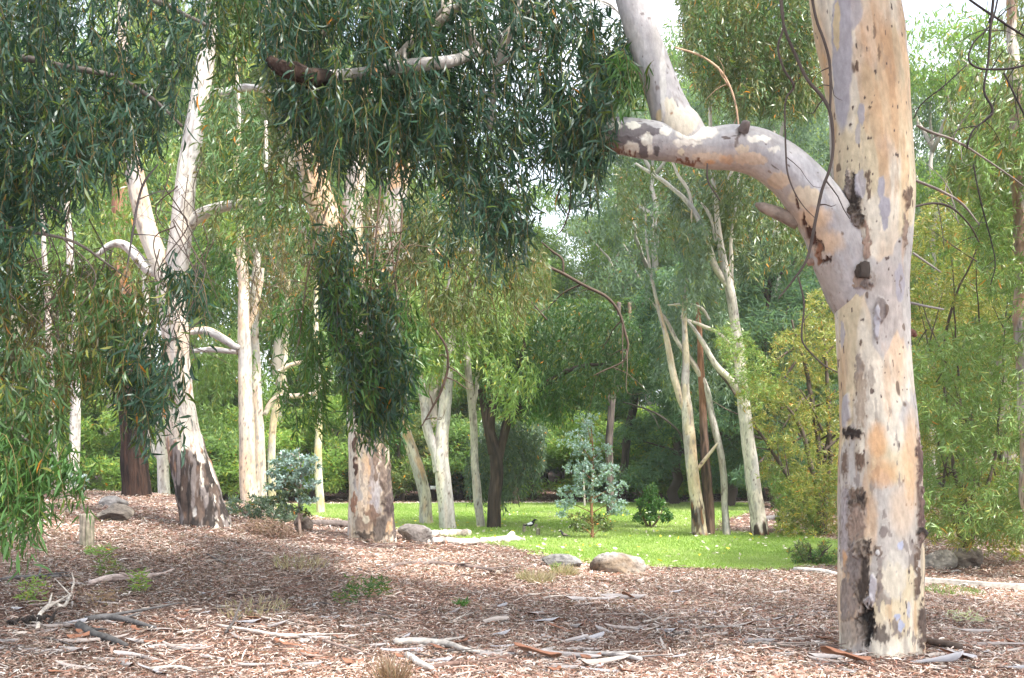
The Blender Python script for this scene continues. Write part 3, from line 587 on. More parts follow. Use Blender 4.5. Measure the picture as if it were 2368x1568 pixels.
foliage(ot, [
 dict(poly=[(-200, -60), (-200, 620), (30, 610), (90, 520), (170, 420), (260, 360), (330, 320), (420, 290), (460, 240), (470, 120), (520, 60), (500, -60)], d=(8.2, 10.2), n=1000, kind='dark', gap=.44, **NEAR),
 dict(poly=[(-200, 250), (-200, 700), (40, 640), (130, 540), (230, 400), (330, 330), (250, 250)], d=(8.0, 9.6), n=270, kind='dark', gap=.45, **NEAR),
 dict(poly=[(480, -60), (480, 150), (540, 150), (590, 60), (590, -60)], d=(8.6, 10), n=60, kind='mid', gap=.4, **NEAR),
 dict(poly=[(-60, 560), (-60, 900), (180, 880), (330, 900), (400, 800), (380, 680), (250, 640), (100, 620)], d=(8.2, 10), n=330, kind='mid', gap=.42, L=(.3, .6), K=12, leaf=(.08, .14, .018)),
 dict(poly=[(-60, 600), (-40, 1000), (200, 900), (300, 760), (420, 680), (300, 600)], d=(8.4, 10.4), n=230, kind='brown', gap=.42, L=(.3, .6), K=10, leaf=(.05, .10, .012)),
 dict(poly=[(240, 740), (280, 950), (350, 1010), (400, 930), (380, 780)], d=(8.4, 9.4), n=85, kind='dark', gap=.38, **NEAR),
 dict(poly=[(380, 620), (400, 720), (470, 740), (480, 650)], d=(8.4, 9.2), n=22, kind='dark', gap=.3, **NEAR),
 dict(poly=[(-60, 820), (-60, 1080), (120, 1060), (150, 950), (100, 850)], d=(7.8, 9), n=120, kind='mid', gap=.4, **NEAR),
 dict(poly=[(-60, 1000), (-60, 1190), (60, 1250), (90, 1200), (110, 1110), (90, 1040)], d=(7.6, 8.6), n=120, kind='green', gap=.33, **NEAR),
 dict(poly=[(60, 1040), (70, 1110), (190, 1150), (200, 1090), (150, 1040)], d=(7.8, 8.4), n=26, kind='green', gap=.3, **NEAR),
])

# ================================================================== CENTRE TREE
base = hit(862, 1246); d2 = float(base[1])
ct = thing('gum_tree', 'thick cream gum trunk left of the lawn with dark peeling foot and hanging foliage', 'tree', base)
gc = gum(0, (.60, .52, .38), .25, .6, seed=12.7, speck=.8, flare=.10, streak=.55)
CF = [(868, 1120, 13, 90, (.33, .32, .35), .7, 0, 2), (860, 1050, 8, 70, GB, .7, .006, 2), (869, 1065, 6, 45, BR, .8, .01, 2), (884, 1040, 5, 40, BR, .8, .01, 2), (821, 1030, 6, 24, (.10, .06, .045), 1, .01, 2), (822, 1080, 3.5, 22, (.10, .06, .045), 1, .01, 2), (820, 1165, 6, 26, (.25, .13, .08), .9, .01, 2),
 (897, 1130, 16, 55, (.085, .065, .06), 1, .014, 2), (903, 1190, 22, 55, (.08, .06, .055), 1, .014, 2), (880, 1220, 20, 30, (.10, .08, .07), .9, .014, 2), (858, 1190, 14, 22, (.16, .09, .06), .8, .01, 2), (905, 1060, 8, 30, (.12, .08, .06), .9, .02, 2), (840, 1215, 16, 26, (.22, .15, .11), .7, .01, 2), (885, 1090, 7, 60, (.15, .11, .09), .8, .02, 2),
 (899, 1215, 6, 18, (.38, .25, .15), .9, 0, 2), (842, 1237, 26, 8, DK, .8, .02, 2), (846, 1200, 8, 10, CR, .7, 0, 1)]
def cb(V, N, TH, S, RR):
    d, c = gc(V, N, TH, S, RR); c, e = paint(V, c, CF, ss(0, .2, -N[..., 1])); return d+e, c
trunk_mesh([(861, 1250, 55), (858, 1200, 52), (856, 1120, 49), (850, 1000, 46), (843, 900, 44), (836, 800, 43), (828, 700, 44), (815, 620, 46)], d2, cb, 200, .015, 'trunk', ct, ground=True)
for pts, r_ in (([(818, 650, 40), (790, 600, 42), (765, 540, 38), (742, 470, 34), (722, 400, 32), (700, 320, 30), (672, 230, 27), (650, 160, 24), (625, 60, 20), (600, -60, 16)], 1), ([(825, 640, 30), (818, 570, 26), (815, 500, 24), (820, 420, 22), (835, 320, 18), (850, 200, 14)], 2), ([(850, 700, 26), (868, 620, 30), (892, 550, 28), (910, 480, 26), (925, 400, 24), (935, 300, 20), (945, 180, 16), (950, 60, 12)], 3)):
    trunk_mesh(pts, d2, gum(0, (.60, .47, .33), .2, .9, seed=r_*7.7, flare=0), 60, .03, 'limb', ct, wob=.05, seed=r_)
BW = (.55, .52, .50); BD = (.085, .06, .045)
twig([(885, 640, 10), (905, 615, 9), (940, 590, 8), (1000, 580, 8), (1060, 578, 7), (1120, 585, 7), (1180, 592, 6), (1250, 605, 5)], d2-1, ct, colour=(.45, .42, .40), nseg=10, side=6, m=M_BARK)
twig([(1200, 592, 6), (1250, 610, 6), (1300, 632, 7), (1350, 660, 7), (1400, 685, 7), (1430, 720, 6), (1445, 770, 6), (1452, 800, 5), (1440, 835, 4), (1390, 860, 3), (1370, 870, 2)], d2-1.5, ct, colour=BD, side=8, step=.03)
twig([(1252, 560, 3), (1275, 580, 5), (1300, 600, 5), (1303, 632, 5)], d2-1.5, ct, colour=BD, step=.02)
twig([(935, 475, 6), (975, 495, 8), (1010, 530, 8), (1050, 575, 7), (1075, 620, 6), (1087, 665, 6), (1070, 690, 5), (1040, 715, 4), (1010, 750, 3)], d2-1.2, ct, colour=BD, side=6, step=.03)
twig([(1170, 620, 5), (1195, 660, 5), (1230, 700, 4), (1265, 740, 3)], d2-1, ct, colour=BD, side=3, step=.03)
twig([(1310, 400, 3), (1318, 440, 4), (1315, 490, 4), (1300, 530, 3), (1285, 545, 2)], 9, mt, colour=BD, side=2, step=.02)
twig([(985, 690, 4), (1000, 750, 5), (1030, 800, 6), (1035, 850, 6), (1020, 900, 6), (1000, 940, 5), (975, 985, 3)], d2-1.2, ct, colour=(.12, .08, .06), side=5, step=.03)
for (x0, y0, x1, y1) in ((880, 430, 850, 720), (900, 500, 930, 820), (800, 480, 780, 760), (850, 560, 870, 900), (760, 470, 690, 800), (930, 470, 900, 700)):
    twig([(x0, y0, 5), ((x0+x1)/2+rng.uniform(-15, 15), (y0+y1)/2-20, 3.5), (x1, y1, 1.5)], 11.6, ct, colour=(.16, .11, .08), side=7)
foliage(ct, [
 dict(poly=[(720, 540), (740, 640), (760, 760), (810, 900), (830, 990), (900, 980), (950, 900), (960, 820), (920, 700), (890, 580), (820, 540)], d=(11.2, 13.2), n=520, kind='dark', gap=.44, gs=38, vs=4, L=(.4, .8), K=15, leaf=(.10, .18, .023)),
 dict(poly=[(760, 640), (780, 860), (820, 1000), (930, 1000), (980, 860), (960, 700), (860, 600)], d=(11.2, 12.8), n=230, kind='green', gap=.45, gs=38, vs=4, L=(.4, .8), K=15, leaf=(.10, .18, .023)),
 dict(poly=[(680, 480), (700, 640), (800, 760), (960, 740), (960, 560), (900, 470), (760, 440)], d=(11.2, 13.5), n=110, kind='brown', gap=.45, gs=45, vs=3, L=(.4, .8), K=11, leaf=(.06, .13, .014)),
 dict(poly=[(680, 470), (700, 640), (960, 640), (960, 500), (900, 440)], d=(11.2, 13.5), n=60, kind='mid', gap=.48, gs=45, vs=3, L=(.4, .8), K=12, leaf=(.08, .15, .02)),
 dict(poly=[(620, 700), (640, 930), (700, 990), (760, 960), (740, 760), (690, 680)], d=(11.5, 13.5), n=120, kind='green', gap=.48, gs=40, L=(.35, .7), K=13, leaf=(.10, .17, .020)),
 dict(poly=[(560, 540), (580, 720), (720, 760), (760, 640), (700, 520)], d=(12.5, 15), n=150, kind='brown', gap=.42, L=(.4, .8), K=10, leaf=(.05, .11, .012)),
 dict(poly=[(470, 200), (480, 440), (600, 520), (700, 520), (700, 420), (640, 330), (590, 260), (560, 200)], d=(14, 17), n=250, kind='mid', gap=.50, L=(.4, .8), K=15, leaf=(.11, .18, .024)),
 dict(poly=[(450, 330), (470, 560), (640, 600), (680, 500), (560, 380)], d=(15, 18), n=90, kind='olive', gap=.46, L=(.4, .8), K=15, leaf=(.11, .18, .024)),
 dict(poly=[(940, 440), (950, 620), (1010, 740), (1180, 720), (1280, 660), (1240, 560), (1100, 560)], d=(12, 14.5), n=330, kind='olive', gap=.47, L=(.35, .7), K=14, leaf=(.09, .15, .016)),
 dict(poly=[(920, 430), (960, 560), (1100, 640), (1180, 620), (1100, 500)], d=(12, 14.5), n=160, kind='dark', gap=.46, L=(.35, .7), K=14, leaf=(.09, .15, .018)),
])

# ================================================================== LEFT LEANING TREE
base = hit(474, 1218); d3 = float(base[1])
lt = thing('gum_tree', 'leaning pale gum left of centre with a shaggy dark brown foot and white forked top', 'tree', base)
gl3 = gum(0, (.68, .62, .54), .35, .25, seed=22.2, speck=.8, flare=.10, streak=.35)
def lb(V, N, TH, S, RR):
    d, c = gl3(V, N, TH, S, RR)
    py = HZ-(V[..., 2]-EYE)/V[..., 1]*F; px = CX+V[..., 0]/V[..., 1]*F
    q = V*np.array([13, 13, 3.4]); nf = fbm(q, 4); big = fbm(V*np.array([5, 5, 2.2])+9, 3)
    e = py-(1015+30*(nf-.5)*4+60*(np.cos(TH-.4)*.5-.2)); mk = ss(0, 12, e)*(1-ss(.61, .66, fbm(V*np.array([15, 15, 5])+40, 4)))
    ck = mixc(np.ones(V.shape)*np.array((.10, .07, .055)), (.03, .023, .02), ss(.42, .54, nf)); ck = mixc(ck, (.33, .19, .12), .8*ss(.54, .62, big)); ck = mixc(ck, (.22, .19, .18), .8*ss(.55, .65, fbm(V*np.array([20, 20, 3]), 3)))
    c = mixc(c, ck, mk); d = d+mk*(.015+.07*(nf-.4))
    c, e2 = paint(V, c, [(375, 870, 8, 80, (.42, .22, .12), .9, .005, 2), (370, 940, 8, 34, (.36, .17, .10), 1, .02, 2), (400, 925, 7, 14, (.28, .13, .09), .9, 0, 2), (392, 905, 7, 10, DK, .9, 0, 2), (440, 905, 4, 16, (.40, .22, .15), .8, 0, 2)], None)
    return d+e2, c
trunk_mesh([(476, 1222, 52), (462, 1160, 46), (447, 1100, 43), (432, 1040, 40), (420, 980, 38), (412, 900, 33), (408, 820, 30), (402, 740, 31), (396, 680, 34), (390, 630, 34)], d3, lb, 170, .016, 'trunk', lt, ground=True)
trunk_mesh([(398, 700, 24), (378, 630, 23), (358, 580, 23), (340, 530, 23), (325, 470, 22), (313, 410, 21), (303, 350, 18), (296, 270, 15), (285, 120, 12), (280, -40, 8)], d3, gum(0, (.62, .52, .42), .4, .7, seed=3.1, flare=0), 60, .03, 'limb', lt)
trunk_mesh([(396, 690, 26), (408, 610, 27), (417, 550, 26), (424, 480, 25), (432, 400, 23), (444, 330, 23), (460, 240, 22), (474, 150, 20), (486, 60, 18), (500, -60, 14)], d3, gum(0, (.62, .58, .54), .7, .15, seed=13.1, flare=0), 60, .03, 'limb', lt)
for pts in ([(436, 520, 15), (462, 498, 15), (500, 480, 13), (545, 472, 12), (600, 468, 11), (640, 478, 10), (680, 510, 9), (712, 550, 7), (740, 600, 5)], [(372, 630, 15), (345, 622, 14), (322, 600, 13), (300, 575, 12), (275, 562, 10), (250, 568, 8), (225, 590, 5)],
            [(465, 215, 6), (520, 212, 9), (555, 202, 9), (600, 205, 8), (640, 222, 7)], [(440, 770, 5), (470, 765, 8), (500, 775, 8), (550, 805, 8)], [(445, 812, 5), (490, 808, 6), (545, 812, 6)]):
    trunk_mesh(pts, d3, gum(0, (.66, .63, .60), .5, .1, seed=pts[0][0]*.1, flare=0), 22, .04, 'branch', lt, wob=.05)
for k in range(7):
    x0 = rng.uniform(330, 560); y0 = rng.uniform(360, 560)
    twig([(x0, y0, 2.2), (x0+rng.uniform(-50, 50), y0+60, 2), (x0+rng.uniform(-80, 80), y0+140, 1.4)], 13, lt, side=4, colour=BD)
foliage(lt, [dict(poly=[(380, 760), (400, 1000), (440, 1010), (450, 900), (430, 780)], d=(9, 10), n=10, kind='dark', gap=.2, L=(.3, .5), K=9, leaf=(.10, .17, .024)),
 dict(poly=[(250, 340), (200, 560), (330, 640), (560, 560), (560, 380), (420, 330)], d=(19, 22), n=420, kind='lime', gap=.45, L=(.5, .9), K=14, leaf=(.12, .2, .03)),
 dict(poly=[(440, 560), (470, 700), (540, 640), (540, 560)], d=(17, 18), n=60, kind='green', gap=.35, L=(.4, .8), K=13, leaf=(.11, .18, .024)),
 dict(poly=[(200, -60), (200, 120), (620, 140), (620, -60)], d=(17.5, 22), n=210, kind='lime', gap=.45, L=(.5, .9), K=14, leaf=(.12, .2, .03))])

# ================================================================== OTHER MIDDLE TREES
def tree(label, paths, barkf, group=None, px=None, foliage_specs=None, nseg=36, step=.05, m=None, limbs=(), wob=.03, depth=None, cat='tree', name='gum_tree'):
    (x0, y0) = px; base = hit(x0, y0); d = float(base[1]) if depth is None else depth
    if depth is not None: base = np.array([(x0-CX)/F*d, d, float(gz((x0-CX)/F*d, d))])
    t = thing(name, label, cat, base, group)
    for i, pts in enumerate(paths):
        if i == 0: trunk_mesh(pts, d, barkf, nseg, step, 'trunk', t, m=m, ground=True, wob=wob, seed=x0*.01)
        else: trunk_mesh(pts, d, getattr(barkf, 'ns', barkf), max(12, nseg//2), step, 'limb', t, m=m, wob=wob*1.5, seed=x0*.01+i)
    for pts in limbs:
        trunk_mesh(pts, d, getattr(barkf, 'ns', barkf), 10, step*1.2, 'branch', t, m=m, wob=wob*2, seed=pts[0][0]*.03)
    if foliage_specs: foliage(t, [dict(s, d=(d+s.get('dd', (-1, 1))[0], d+s.get('dd', (-1, 1))[1])) for s in foliage_specs])
    return t, d
FARL = dict(L=(.5, 1.0), K=16, leaf=(.12, .20, .035), fine=False, stem=False)
tree('stout dark brown stringybark trunk left of the leaning pale gum', [[(316, 1150, 31), (312, 1080, 30), (307, 1000, 28), (300, 920, 27), (292, 840, 24), (285, 740, 22), (280, 600, 20), (276, 440, 16), (270, 200, 12)]], fibre((.05, .028, .02), (.016, .01, .008), (.075, .038, .026), seed=2, top=3.4), px=(316, 1148), nseg=90, step=.03, m=M_ROUGH, name='stringybark_tree',
     foliage_specs=[dict(poly=[(100, 100), (100, 500), (420, 560), (420, 100)], n=260, kind='mid', gap=.45, dd=(0, 3), **FARL)])
tree('slim white gum between the dark stringybark and the leaning gum', [[(379, 1152, 14), (377, 1080, 13), (374, 1020, 12), (368, 940, 12), (352, 860, 10), (340, 760, 9), (335, 600, 7)], [(374, 1060, 8), (355, 1040, 8), (342, 1010, 8), (332, 940, 7), (326, 850, 6)]], gum(.25, (.66, .62, .56), .5, .1, seed=31), px=(379, 1150), depth=27.5, nseg=36)
tree('slender white trunk left of the dark stringybark in front of yellow-green bushes', [[(168, 1112, 14), (171, 1060, 13), (173, 1000, 12), (175, 900, 11), (170, 760, 10), (160, 560, 8), (148, 380, 6), (140, 200, 4)]], gum(0, (.60, .55, .50), .5, .2, seed=37), px=(168, 1118), depth=30)
tree('thin grey trunk near the left edge behind hanging leaves', [[(128, 1120, 9), (122, 1000, 9), (116, 860, 8), (110, 700, 7), (100, 540, 5), (96, 380, 3)]], gum(0, (.50, .42, .38), .5, .2, seed=38), px=(128, 1120), depth=26)
t7, d7 = tree('tall smooth white gum with an orange upper stem behind the leaning gum', [[(578, 1172, 20), (572, 1100, 19), (571, 1000, 18), (568, 900, 16), (565, 800, 15), (563, 700, 13), (560, 620, 12), (556, 560, 10), (548, 420, 8), (552, 280, 5), (545, 120, 3)], [(562, 640, 9), (540, 600, 10), (500, 560, 9), (470, 540, 6)], [(565, 780, 6), (585, 730, 7), (600, 680, 6), (608, 620, 4)]], gum(.0, (.62, .54, .44), .35, .55, seed=41), px=(578, 1172), nseg=48, depth=25,
     limbs=[[(545, 805, 8), (520, 785, 9), (480, 765, 8), (440, 765, 5)], [(550, 815, 5), (500, 808, 6), (450, 812, 4)]],
     foliage_specs=[dict(poly=[(440, 540), (440, 700), (520, 760), (660, 760), (700, 560), (560, 480)], n=420, kind='mid', gap=.47, dd=(0, 2.5), **FARL), dict(poly=[(430, 760), (430, 960), (560, 1040), (640, 900), (560, 760)], n=380, kind='fern', gap=.47, dd=(1, 4), **FARL)])
tree('mottled grey-pink gum close beside the tall smooth white gum', [[(600, 1160, 17), (598, 1060, 16), (594, 960, 15), (590, 860, 13), (586, 760, 12), (590, 660, 10), (600, 560, 8), (612, 420, 6), (615, 280, 4)]], gum(0, (.50, .42, .36), .6, .4, seed=45, speck=1.5), px=(601, 1150), nseg=40, depth=27,
     limbs=[[(612, 960, 5), (625, 935, 7), (650, 918, 7), (700, 915, 6), (740, 905, 4), (765, 880, 3)], [(640, 862, 4), (665, 848, 6), (700, 838, 5), (745, 830, 3)]])
tree('yellowish curved slim trunk behind the blue-green sapling left of the centre tree', [[(630, 1160, 9), (628, 1060, 9), (632, 980, 8), (642, 930, 8), (655, 860, 7), (662, 780, 6), (668, 640, 4)]], gum(0, (.52, .45, .28), .15, .3, seed=47), px=(630, 1160), depth=31)
tree('bare yellow pole-like trunk standing alone on the grass left of the centre tree', [[(742, 1187, 10), (738, 1120, 9), (735, 1060, 9), (737, 1000, 8), (736, 930, 8), (733, 850, 7), (730, 700, 5), (735, 560, 4), (728, 420, 2)]], gum(0, (.55, .44, .22), .1, .4, seed=49, speck=.3, streak=.2), px=(742, 1187),
     foliage_specs=[dict(poly=[(660, 560), (660, 860), (800, 900), (800, 560)], n=160, kind='fern', gap=.45, dd=(0, 3), **FARL)])
tree('leaning cream gum with a long orange stripe just right of the centre tree', [[(985, 1200, 15), (982, 1150, 14), (968, 1090, 14), (955, 1050, 13), (938, 1000, 12), (925, 960, 11), (910, 900, 9), (895, 780, 7)]], gum(0, (.60, .52, .36), .2, .9, seed=53), px=(985, 1200), nseg=40, depth=29)
tree('white gum forking low into two upright stems right of the leaning orange-striped gum', [[(1036, 1224, 19), (1030, 1160, 18), (1024, 1110, 18), (1020, 1060, 17), (1022, 1000, 15), (1030, 930, 14), (1036, 860, 12), (1043, 780, 11), (1050, 700, 8)], [(1018, 1090, 13), (1004, 1040, 12), (988, 990, 11), (980, 930, 10), (972, 870, 8), (960, 780, 6)]], gum(.15, (.62, .57, .50), .45, .25, seed=57), px=(1036, 1224), nseg=48, step=.04,
     foliage_specs=[dict(poly=[(960, 640), (940, 760), (980, 870), (1100, 840), (1220, 800), (1250, 720), (1180, 640), (1060, 620)], n=900, kind='lime', gap=.47, dd=(-1, 2), **FARL), dict(poly=[(1120, 840), (1130, 920), (1200, 960), (1250, 880), (1240, 830)], n=55, kind='lime', gap=.3, dd=(-3, -2), **FARL)])
tree('slim pale gum with a side prong between the forked gum and the dark-trunked tree', [[(1112, 1220, 10), (1104, 1150, 10), (1098, 1080, 9), (1096, 1000, 9), (1090, 930, 9), (1082, 860, 8), (1076, 780, 8), (1072, 720, 6)], [(1092, 950, 5), (1100, 910, 5), (1106, 850, 4), (1108, 790, 3)]], gum(0, (.56, .51, .44), .5, .3, seed=61), px=(1110, 1220), nseg=36, step=.04)
tk = fibre((.055, .04, .032), (.022, .017, .014), (.09, .06, .045), seed=6)
tree('spreading tree with nearly black trunk and wide dark limbs at left of the lawn', [[(1141, 1222, 16), (1143, 1160, 15), (1148, 1100, 15), (1146, 1050, 15), (1135, 1010, 13), (1125, 970, 11), (1112, 900, 8)], [(1140, 1050, 11), (1132, 990, 12), (1140, 930, 11), (1160, 890, 9), (1200, 840, 6), (1215, 780, 4)], [(1150, 1080, 9), (1162, 1020, 10), (1175, 970, 11), (1210, 935, 10), (1260, 890, 7), (1330, 850, 5), (1420, 840, 3)]], tk, px=(1140, 1222), nseg=40, step=.04, m=M_ROUGH, name='wattle_tree',
     foliage_specs=[dict(poly=[(1090, 760), (1100, 900), (1180, 960), (1300, 960), (1420, 900), (1500, 860), (1480, 760), (1380, 700), (1230, 700)], n=1500, kind='mid', gap=.42, dd=(-1, 4), **FARL), dict(poly=[(1080, 1020), (1080, 1130), (1140, 1160), (1250, 1120), (1250, 1020), (1180, 980)], n=420, kind='grey', gap=.40, dd=(1, 3), **FARL),
      dict(poly=[(1180, 860), (1230, 960), (1330, 960), (1330, 880)], n=160, kind='green', gap=.4, dd=(-1, 2), **FARL)])
tree('bushy tree with a low forked dark trunk beyond the lawn', [[(1192, 1168, 8), (1192, 1140, 8), (1190, 1110, 7), (1180, 1080, 5)], [(1192, 1140, 5), (1205, 1100, 5), (1215, 1060, 3)], [(1190, 1145, 5), (1170, 1110, 5), (1155, 1080, 3)]], tk, px=(1192, 1168), nseg=20, step=.08, m=M_ROUGH, name='wattle_tree',
     foliage_specs=[dict(poly=[(1110, 980), (1110, 1100), (1180, 1090), (1260, 1080), (1260, 980)], n=420, kind='grey', gap=.38, dd=(-1, 2), **FARL)])
tree('tall dark forked trunk behind the blue sapling', [[(1412, 1192, 10), (1410, 1120, 9), (1408, 1040, 9), (1412, 960, 8), (1418, 900, 8), (1425, 820, 6), (1430, 700, 5)], [(1412, 940, 6), (1400, 890, 5), (1385, 830, 4)], [(1416, 920, 6), (1436, 880, 5), (1455, 820, 4)]], fibre((.10, .08, .07), (.04, .03, .028), (.14, .11, .10), seed=9), px=(1412, 1192), nseg=28, m=M_ROUGH)
tree('black leaning trunk right of the blue sapling', [[(1428, 1166, 9), (1440, 1100, 9), (1447, 1040, 9), (1452, 990, 9), (1463, 950, 9), (1470, 900, 7), (1478, 820, 6), (1485, 700, 4)]], tk, px=(1428, 1166), nseg=28, step=.08, m=M_ROUGH)
tree('straight reddish brown trunk right of the black leaning trunk', [[(1477, 1150, 8), (1474, 1080, 8), (1470, 1000, 7), (1468, 900, 7), (1460, 820, 6), (1455, 700, 4)]], gum(0, (.30, .19, .12), .1, .5, seed=66), px=(1477, 1152), nseg=24, step=.1, depth=50)
tree('cream gum with rusty peeling lower bark in front of a dark shaggy trunk', [[(1618, 1240, 17), (1612, 1180, 15), (1604, 1120, 14), (1598, 1060, 14), (1592, 1000, 14), (1588, 950, 13), (1584, 900, 10), (1586, 830, 8), (1582, 740, 6), (1590, 620, 4), (1600, 480, 2)], [(1588, 960, 8), (1572, 920, 8), (1556, 860, 8), (1545, 800, 7), (1530, 740, 5), (1510, 660, 4), (1495, 560, 3), (1490, 460, 1.5)]], gum(.9, (.56, .47, .34), .15, .5, seed=71), px=(1618, 1240), nseg=48, step=.035,
     limbs=[[(1612, 1085, 5), (1640, 1050, 4), (1660, 1025, 2)]])
tree('dark shaggy stringybark trunk standing between two pale gums on the lawn', [[(1640, 1240, 13), (1638, 1180, 13), (1634, 1120, 12), (1630, 1060, 11), (1626, 980, 9), (1622, 880, 8), (1616, 760, 6), (1608, 600, 3)]], fibre((.13, .08, .06), (.04, .028, .022), (.17, .11, .08), seed=12, top=2.6), px=(1638, 1240), nseg=44, step=.035, m=M_ROUGH, depth=24.3, name='stringybark_tree',
     foliage_specs=[dict(poly=[(1500, 620), (1500, 860), (1580, 940), (1700, 900), (1700, 640)], n=700, kind='fgrey', gap=.45, dd=(1.5, 4), **FARL), dict(poly=[(1490, 520), (1490, 680), (1620, 700), (1640, 520)], n=160, kind='fgrey', gap=.45, dd=(-1.5, 0), **FARL)])
tree('narrow bent pale trunk between the shaggy dark trunk and the big white leaning gum', [[(1680, 1238, 9), (1676, 1180, 8), (1674, 1120, 8), (1668, 1060, 8), (1660, 1020, 8), (1645, 960, 8), (1635, 910, 8), (1620, 870, 7), (1595, 830, 6), (1565, 790, 5), (1540, 740, 4), (1500, 690, 2)]], gum(.2, (.48, .44, .40), .6, .2, seed=76), px=(1680, 1238), nseg=36, step=.04)
tW, dW = tree('tall white gum leaning left at the right of the lawn with pale forked top branches', [[(1757, 1240, 19), (1750, 1180, 18), (1742, 1120, 17), (1733, 1050, 16), (1724, 980, 15), (1716, 900, 14), (1708, 820, 13), (1698, 740, 11), (1685, 660, 11), (1672, 600, 9), (1662, 540, 7), (1655, 470, 6), (1645, 380, 5), (1640, 200, 4)],
   [(1682, 660, 8), (1655, 620, 8), (1638, 570, 7), (1625, 530, 7), (1600, 480, 6), (1560, 440, 5), (1510, 405, 4), (1470, 378, 3)], [(1690, 680, 5), (1692, 620, 5), (1690, 560, 4), (1700, 480, 3), (1710, 380, 3)], [(1712, 905, 9), (1690, 880, 8), (1660, 850, 7), (1630, 800, 6), (1600, 755, 4), (1575, 730, 3)], [(1600, 480, 4), (1590, 440, 4), (1565, 400, 3), (1545, 340, 3)], [(1690, 800, 4), (1660, 770, 4), (1625, 755, 4), (1575, 735, 3)]],
   gum(.45, (.68, .63, .56), .3, .15, seed=81), px=(1757, 1240), nseg=54, step=.035,
   limbs=[[(1640, 740, 3), (1620, 712, 4), (1590, 705, 4), (1545, 705, 2)], [(1655, 560, 3), (1640, 500, 4), (1620, 470, 2)], [(1650, 460, 3), (1690, 400, 3), (1720, 340, 2)]],
   foliage_specs=[dict(poly=[(1420, 400), (1440, 520), (1560, 560), (1720, 620), (1860, 600), (1900, 420), (1850, 380), (1600, 380)], n=620, kind='olive', gap=.49, dd=(-1.5, 2.5), **FARL), dict(poly=[(1540, 430), (1560, 560), (1680, 640), (1800, 620), (1780, 440)], n=260, kind='grey', gap=.46, dd=(0, 3), **FARL),
     dict(poly=[(1560, -60), (1590, 140), (1620, 220), (1720, 240), (1800, 240), (1900, 240), (1900, -60)], n=1500, kind='olive', gap=.42, dd=(-4, 0), L=(.5, 1.0), K=18, leaf=(.11, .18, .026), stem=True),
     dict(poly=[(1560, -60), (1600, 120), (1700, 230), (1860, 260), (1900, 100), (1900, -60)], n=650, kind='mid', gap=.44, dd=(-4, 0), L=(.5, 1.0), K=18, leaf=(.11, .18, .026))])
twig([(1590, 1045, 4), (1570, 1000, 5), (1530, 965, 5), (1490, 945, 4), (1440, 930, 3)], 24, tW, colour=(.05, .04, .035), side=2)
twig([(1560, 110, 4), (1620, 130, 5), (1670, 170, 5), (1700, 240, 4), (1710, 330, 3)], 20, tW, colour=(.42, .27, .18), side=5, nseg=8)
twig([(1290, 20, 3), (1330, 0, 5), (1400, 5, 6), (1440, 40, 6)], 12, mt, colour=(.5, .48, .45), side=4, nseg=8)
twig([(1330, 150, 5), (1400, 150, 6), (1450, 160, 7), (1520, 190, 7)], 12, mt, colour=(.5, .42, .35), side=3, nseg=8)

# ================================================================== SHRUBS AND SAPLINGS
PAL['straw'] = ((.28, .22, .15), (.42, .36, .27), (.25, .26, .14), .12, .0); PAL['dry'] = ((.16, .10, .07), (.28, .19, .14), (.25, .2, .14), .12, .0)
def shrub(label, px, stems, specs, d=None, stemc=(.10, .075, .06), name='shrub', cat='shrub', group=None, sr=1.0):
    base = hit(*px)
    if d is not None: base = np.array([(px[0]-CX)/F*d, d, float(gz((px[0]-CX)/F*d, d))])
    d = float(base[1]); t = thing(name, label, cat, base, group)
    ps = []
    for i, (x1, y1, r) in enumerate(stems):
        a = P(px[0]+rng.uniform(-6, 6), px[1]+3, d); b = P(x1, y1, d+rng.uniform(-.4, .4)); m = (a+b)/2+rng.normal(size=3)*.06*np.linalg.norm(b-a)
        r = r/F*d*sr; ps.append(tube([a, m, b], [r, r*.75, r*.3], 8, .06, colour=stemc, wob=.08, seed=x1*.1))
        for k in range(5):
            u = rng.uniform(.3, .95); p = a*(1-u)+b*u; dr = nrm(rng.normal(size=3)+[0, 0, .5])*np.linalg.norm(b-a)*.22
            ps.append(tube([p, p+dr*.5, p+dr+rng.normal(size=3)*.04], [r*.45, r*.3, r*.15], 5, .08, colour=stemc, wob=.05, seed=k))
    V, f, c = join(ps); build('stems', V, f, M_TWIG, t, c, smooth=True)
    foliage(t, [dict(s, d=(d+s['dd'][0], d+s['dd'][1])) for s in specs])
    return t
SHR = dict(L=(.25, .5), K=14, leaf=(.08, .13, .02), fine=False, droop=.35, stem=True, stemr=.003)
shrub('tall yellow-green wattle shrub spilling down beside the lawn, left of the huge mottled trunk', (1900, 1240), [(1790, 900, 7), (1830, 740, 8), (1900, 700, 8), (1760, 1000, 5), (1930, 900, 7), (1660, 850, 5)], [
  dict(poly=[(1735, 980), (1700, 900), (1780, 840), (1790, 770), (1850, 760), (1870, 680), (1960, 640), (1990, 1240), (1790, 1235), (1810, 1150), (1750, 1100), (1780, 1030)], n=2300, kind='wattle', gap=.45, gs=60, vs=1, dd=(-2, 2), **SHR),
  dict(poly=[(1640, 760), (1700, 740), (1800, 860), (1780, 960), (1700, 900)], n=230, kind='lime', gap=.40, gs=50, dd=(-2.5, -1), **SHR),
  dict(poly=[(1770, 1060), (1800, 1235), (1990, 1245), (1990, 1100)], n=700, kind='fern', gap=.42, gs=60, dd=(-1, 2), **SHR)], d=24.5, name='wattle_shrub')
